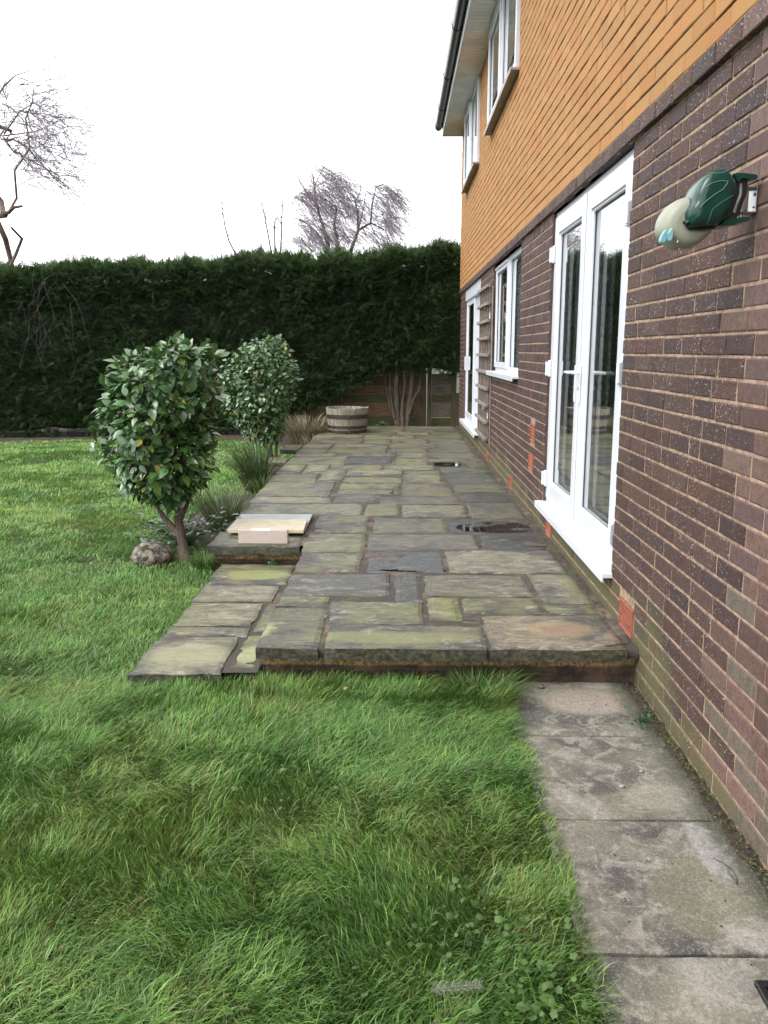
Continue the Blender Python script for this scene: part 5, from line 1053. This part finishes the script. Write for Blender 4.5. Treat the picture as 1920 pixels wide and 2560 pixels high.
for o_ in ([(1130, 350), (1220, 345), (1325, 352), (1440, 372), (1440, 415), (1340, 430), (1240, 415), (1180, 460), (1150, 400)], [(1000, 950), (1130, 850), (1180, 870), (1300, 860), (1390, 860), (1370, 910), (1290, 925), (1200, 955), (1080, 970)]):
    obj('side_arm', puffy(o_, YR - .005, .052, (sum(p[0] for p in o_) / len(o_), sum(p[1] for p in o_) / len(o_)), ((-1, .85), (-.8, .97), (0, 1), (.8, .97), (1, .85)), 4), MT['green'], ln, smooth=False)
def ridge(pts, y, r, mat='palegreen'):
    mb = MB(); mb.tube([(W(*p)[0], y, W(*p)[1]) for p in pts], r, 5); return mb
CV = [(590, 810), (640, 700), (660, 590), (725, 440), (810, 355), (940, 308), (1040, 320), (1110, 400), (1150, 500), (1150, 610), (1120, 740), (1060, 860), (980, 960), (840, 985), (640, 995), (600, 930)]
def ysurf(u, v):
    sp_ = spline(CV, 5); th = math.atan2(v - 670, u - 870); best = min(sp_, key=lambda q: abs((math.atan2(q[1] - 670, q[0] - 870) - th + math.pi) % (2 * math.pi) - math.pi))
    rho = math.hypot(u - 870, v - 670) / max(1, math.hypot(best[0] - 870, best[1] - 670))
    return YR - .02 + .072 * float(np.interp(rho, [.45, .62, .78, .90, .975, 1.0], [-1, -.985, -.94, -.84, -.62, -.3])) - .001
mb = MB()
for pts in ([(700, 778), (760, 710), (860, 630), (960, 570), (1010, 500), (1018, 478)], [(745, 545), (830, 490), (930, 468), (1018, 474)], [(722, 485), (690, 560), (665, 660), (650, 740), (615, 770)], [(805, 365), (880, 378), (960, 368), (1020, 345)],
        [(1060, 350), (1110, 420), (1138, 500), (1142, 590)], [(1140, 605), (1030, 670), (920, 740), (850, 800), (815, 960)]):
    P4 = [Vector(p) for p in pts]; P4 = [a.lerp(b, t / 3) for a, b in zip(P4, P4[1:]) for t in range(3)] + [P4[-1]]
    mb.tube([(W(*p)[0], ysurf(*p), W(*p)[1]) for p in P4], .0013 if pts[0] != (1140, 605) else .0008, 5)
obj('ridge_highlight', mb, MT['palegreen'], ln)  # pale colour paints the edge highlights along the cover ridges
mb = MB(); mb.tube([(W(*p)[0], YR - .052, W(*p)[1]) for p in ((560, 915), (600, 950), (640, 1000), (800, 1005), (960, 985))], .004, 6); mb.tube([(W(580, 925)[0], YR - .07, W(580, 925)[1]), (W(600, 960)[0], YR - .06, W(600, 960)[1])], .006, 8)
obj('dark_gap_strip', mb, MT['iron'], ln)  # dark strip standing in for the shaded gap between cover and housing
mb = MB(); sp = [(1235, 462), (1262, 470), (1270, 590), (1235, 690), (1205, 808), (1172, 800), (1205, 690), (1236, 590)]; yl = YR - .0465
mb.add([(W(*p)[0], yl, W(*p)[1]) for p in sp] + [(W(*p)[0], yl + .001, W(*p)[1]) for p in sp], [tuple(range(8))] + [(i, (i + 1) % 8, 8 + (i + 1) % 8, 8 + i) for i in range(8)])
sk = obj('rating_label', mb, MT['silver'], ln)
mb = MB()
for k in range(15):
    t = k / 15; v0 = 475 + 320 * t; u0 = 1238 + 14 * t * 2 if t < .4 else 1250 - 75 * (t - .4) / .6
    for du in (4, 15): mb.box(*sorted((W(u0 + du, 0)[0], W(u0 + du + 6, 0)[0])), yl - .0016, yl - .0008, *sorted((W(0, v0)[1], W(0, v0 + 12)[1])))
obj('print', mb, MT['ink'], sk)
br = MB(); zt_, zb_ = W(0, 488)[1], W(0, 795)[1]
br.box(X - .006, X - .0035, YR - .03, YR + .03, zb_, zt_, ch=.0008); br.box(W(1310, 0)[0], X - .0062, YR - .03, YR + .03, zt_ - .003, zt_, ch=.0008); br.box(W(1280, 0)[0], X - .0062, YR - .03, YR + .03, zb_, zb_ + .003, ch=.0008)
for zz in (zb_ + .02, zt_ - .02): br.tube([(X - .010, YR - .012, zz), (X - .006, YR - .012, zz)], .005, 8)
br.tube([(W(1345, 0)[0], YR, zb_ - .01), (W(1345, 0)[0], YR, zt_ + .014)], .006, 8); obj('bracket', br, MT['steel'], ln)
mb = MB(); mb.tube([(W(*p)[0], YR - .045, W(*p)[1]) for p in ((470, 1090), (500, 1110), (520, 1135), (515, 1160))], .0028, 6); mb.tube([(W(*p)[0], YR - .03, W(*p)[1]) for p in ((560, 1232), (640, 1235), (740, 1212))], .003, 6); obj('line_hook', mb, MT['steel'], ln)
for (cu, cv, lab) in ((325, 1095, 'pale blue clothes peg clipped to the line, outer one'), (400, 1075, 'pale blue clothes peg clipped to the line, next to the cream housing')):
    o_ = [(cu - 45, cv + 70), (cu - 40, cv + 10), (cu - 5, cv - 55), (cu + 20, cv - 80), (cu + 32, cv - 30), (cu + 30, cv + 30), (cu + 10, cv + 85)]
    pg = tag(obj('clothes_peg', puffy(o_, YR - .055, .010, (cu, cv), ((-1, .8), (-.6, 1), (.6, 1), (1, .8)), 4), MT['peg'], None, smooth=False), lab, 'clothes peg', 'blue pegs on the clothes line')
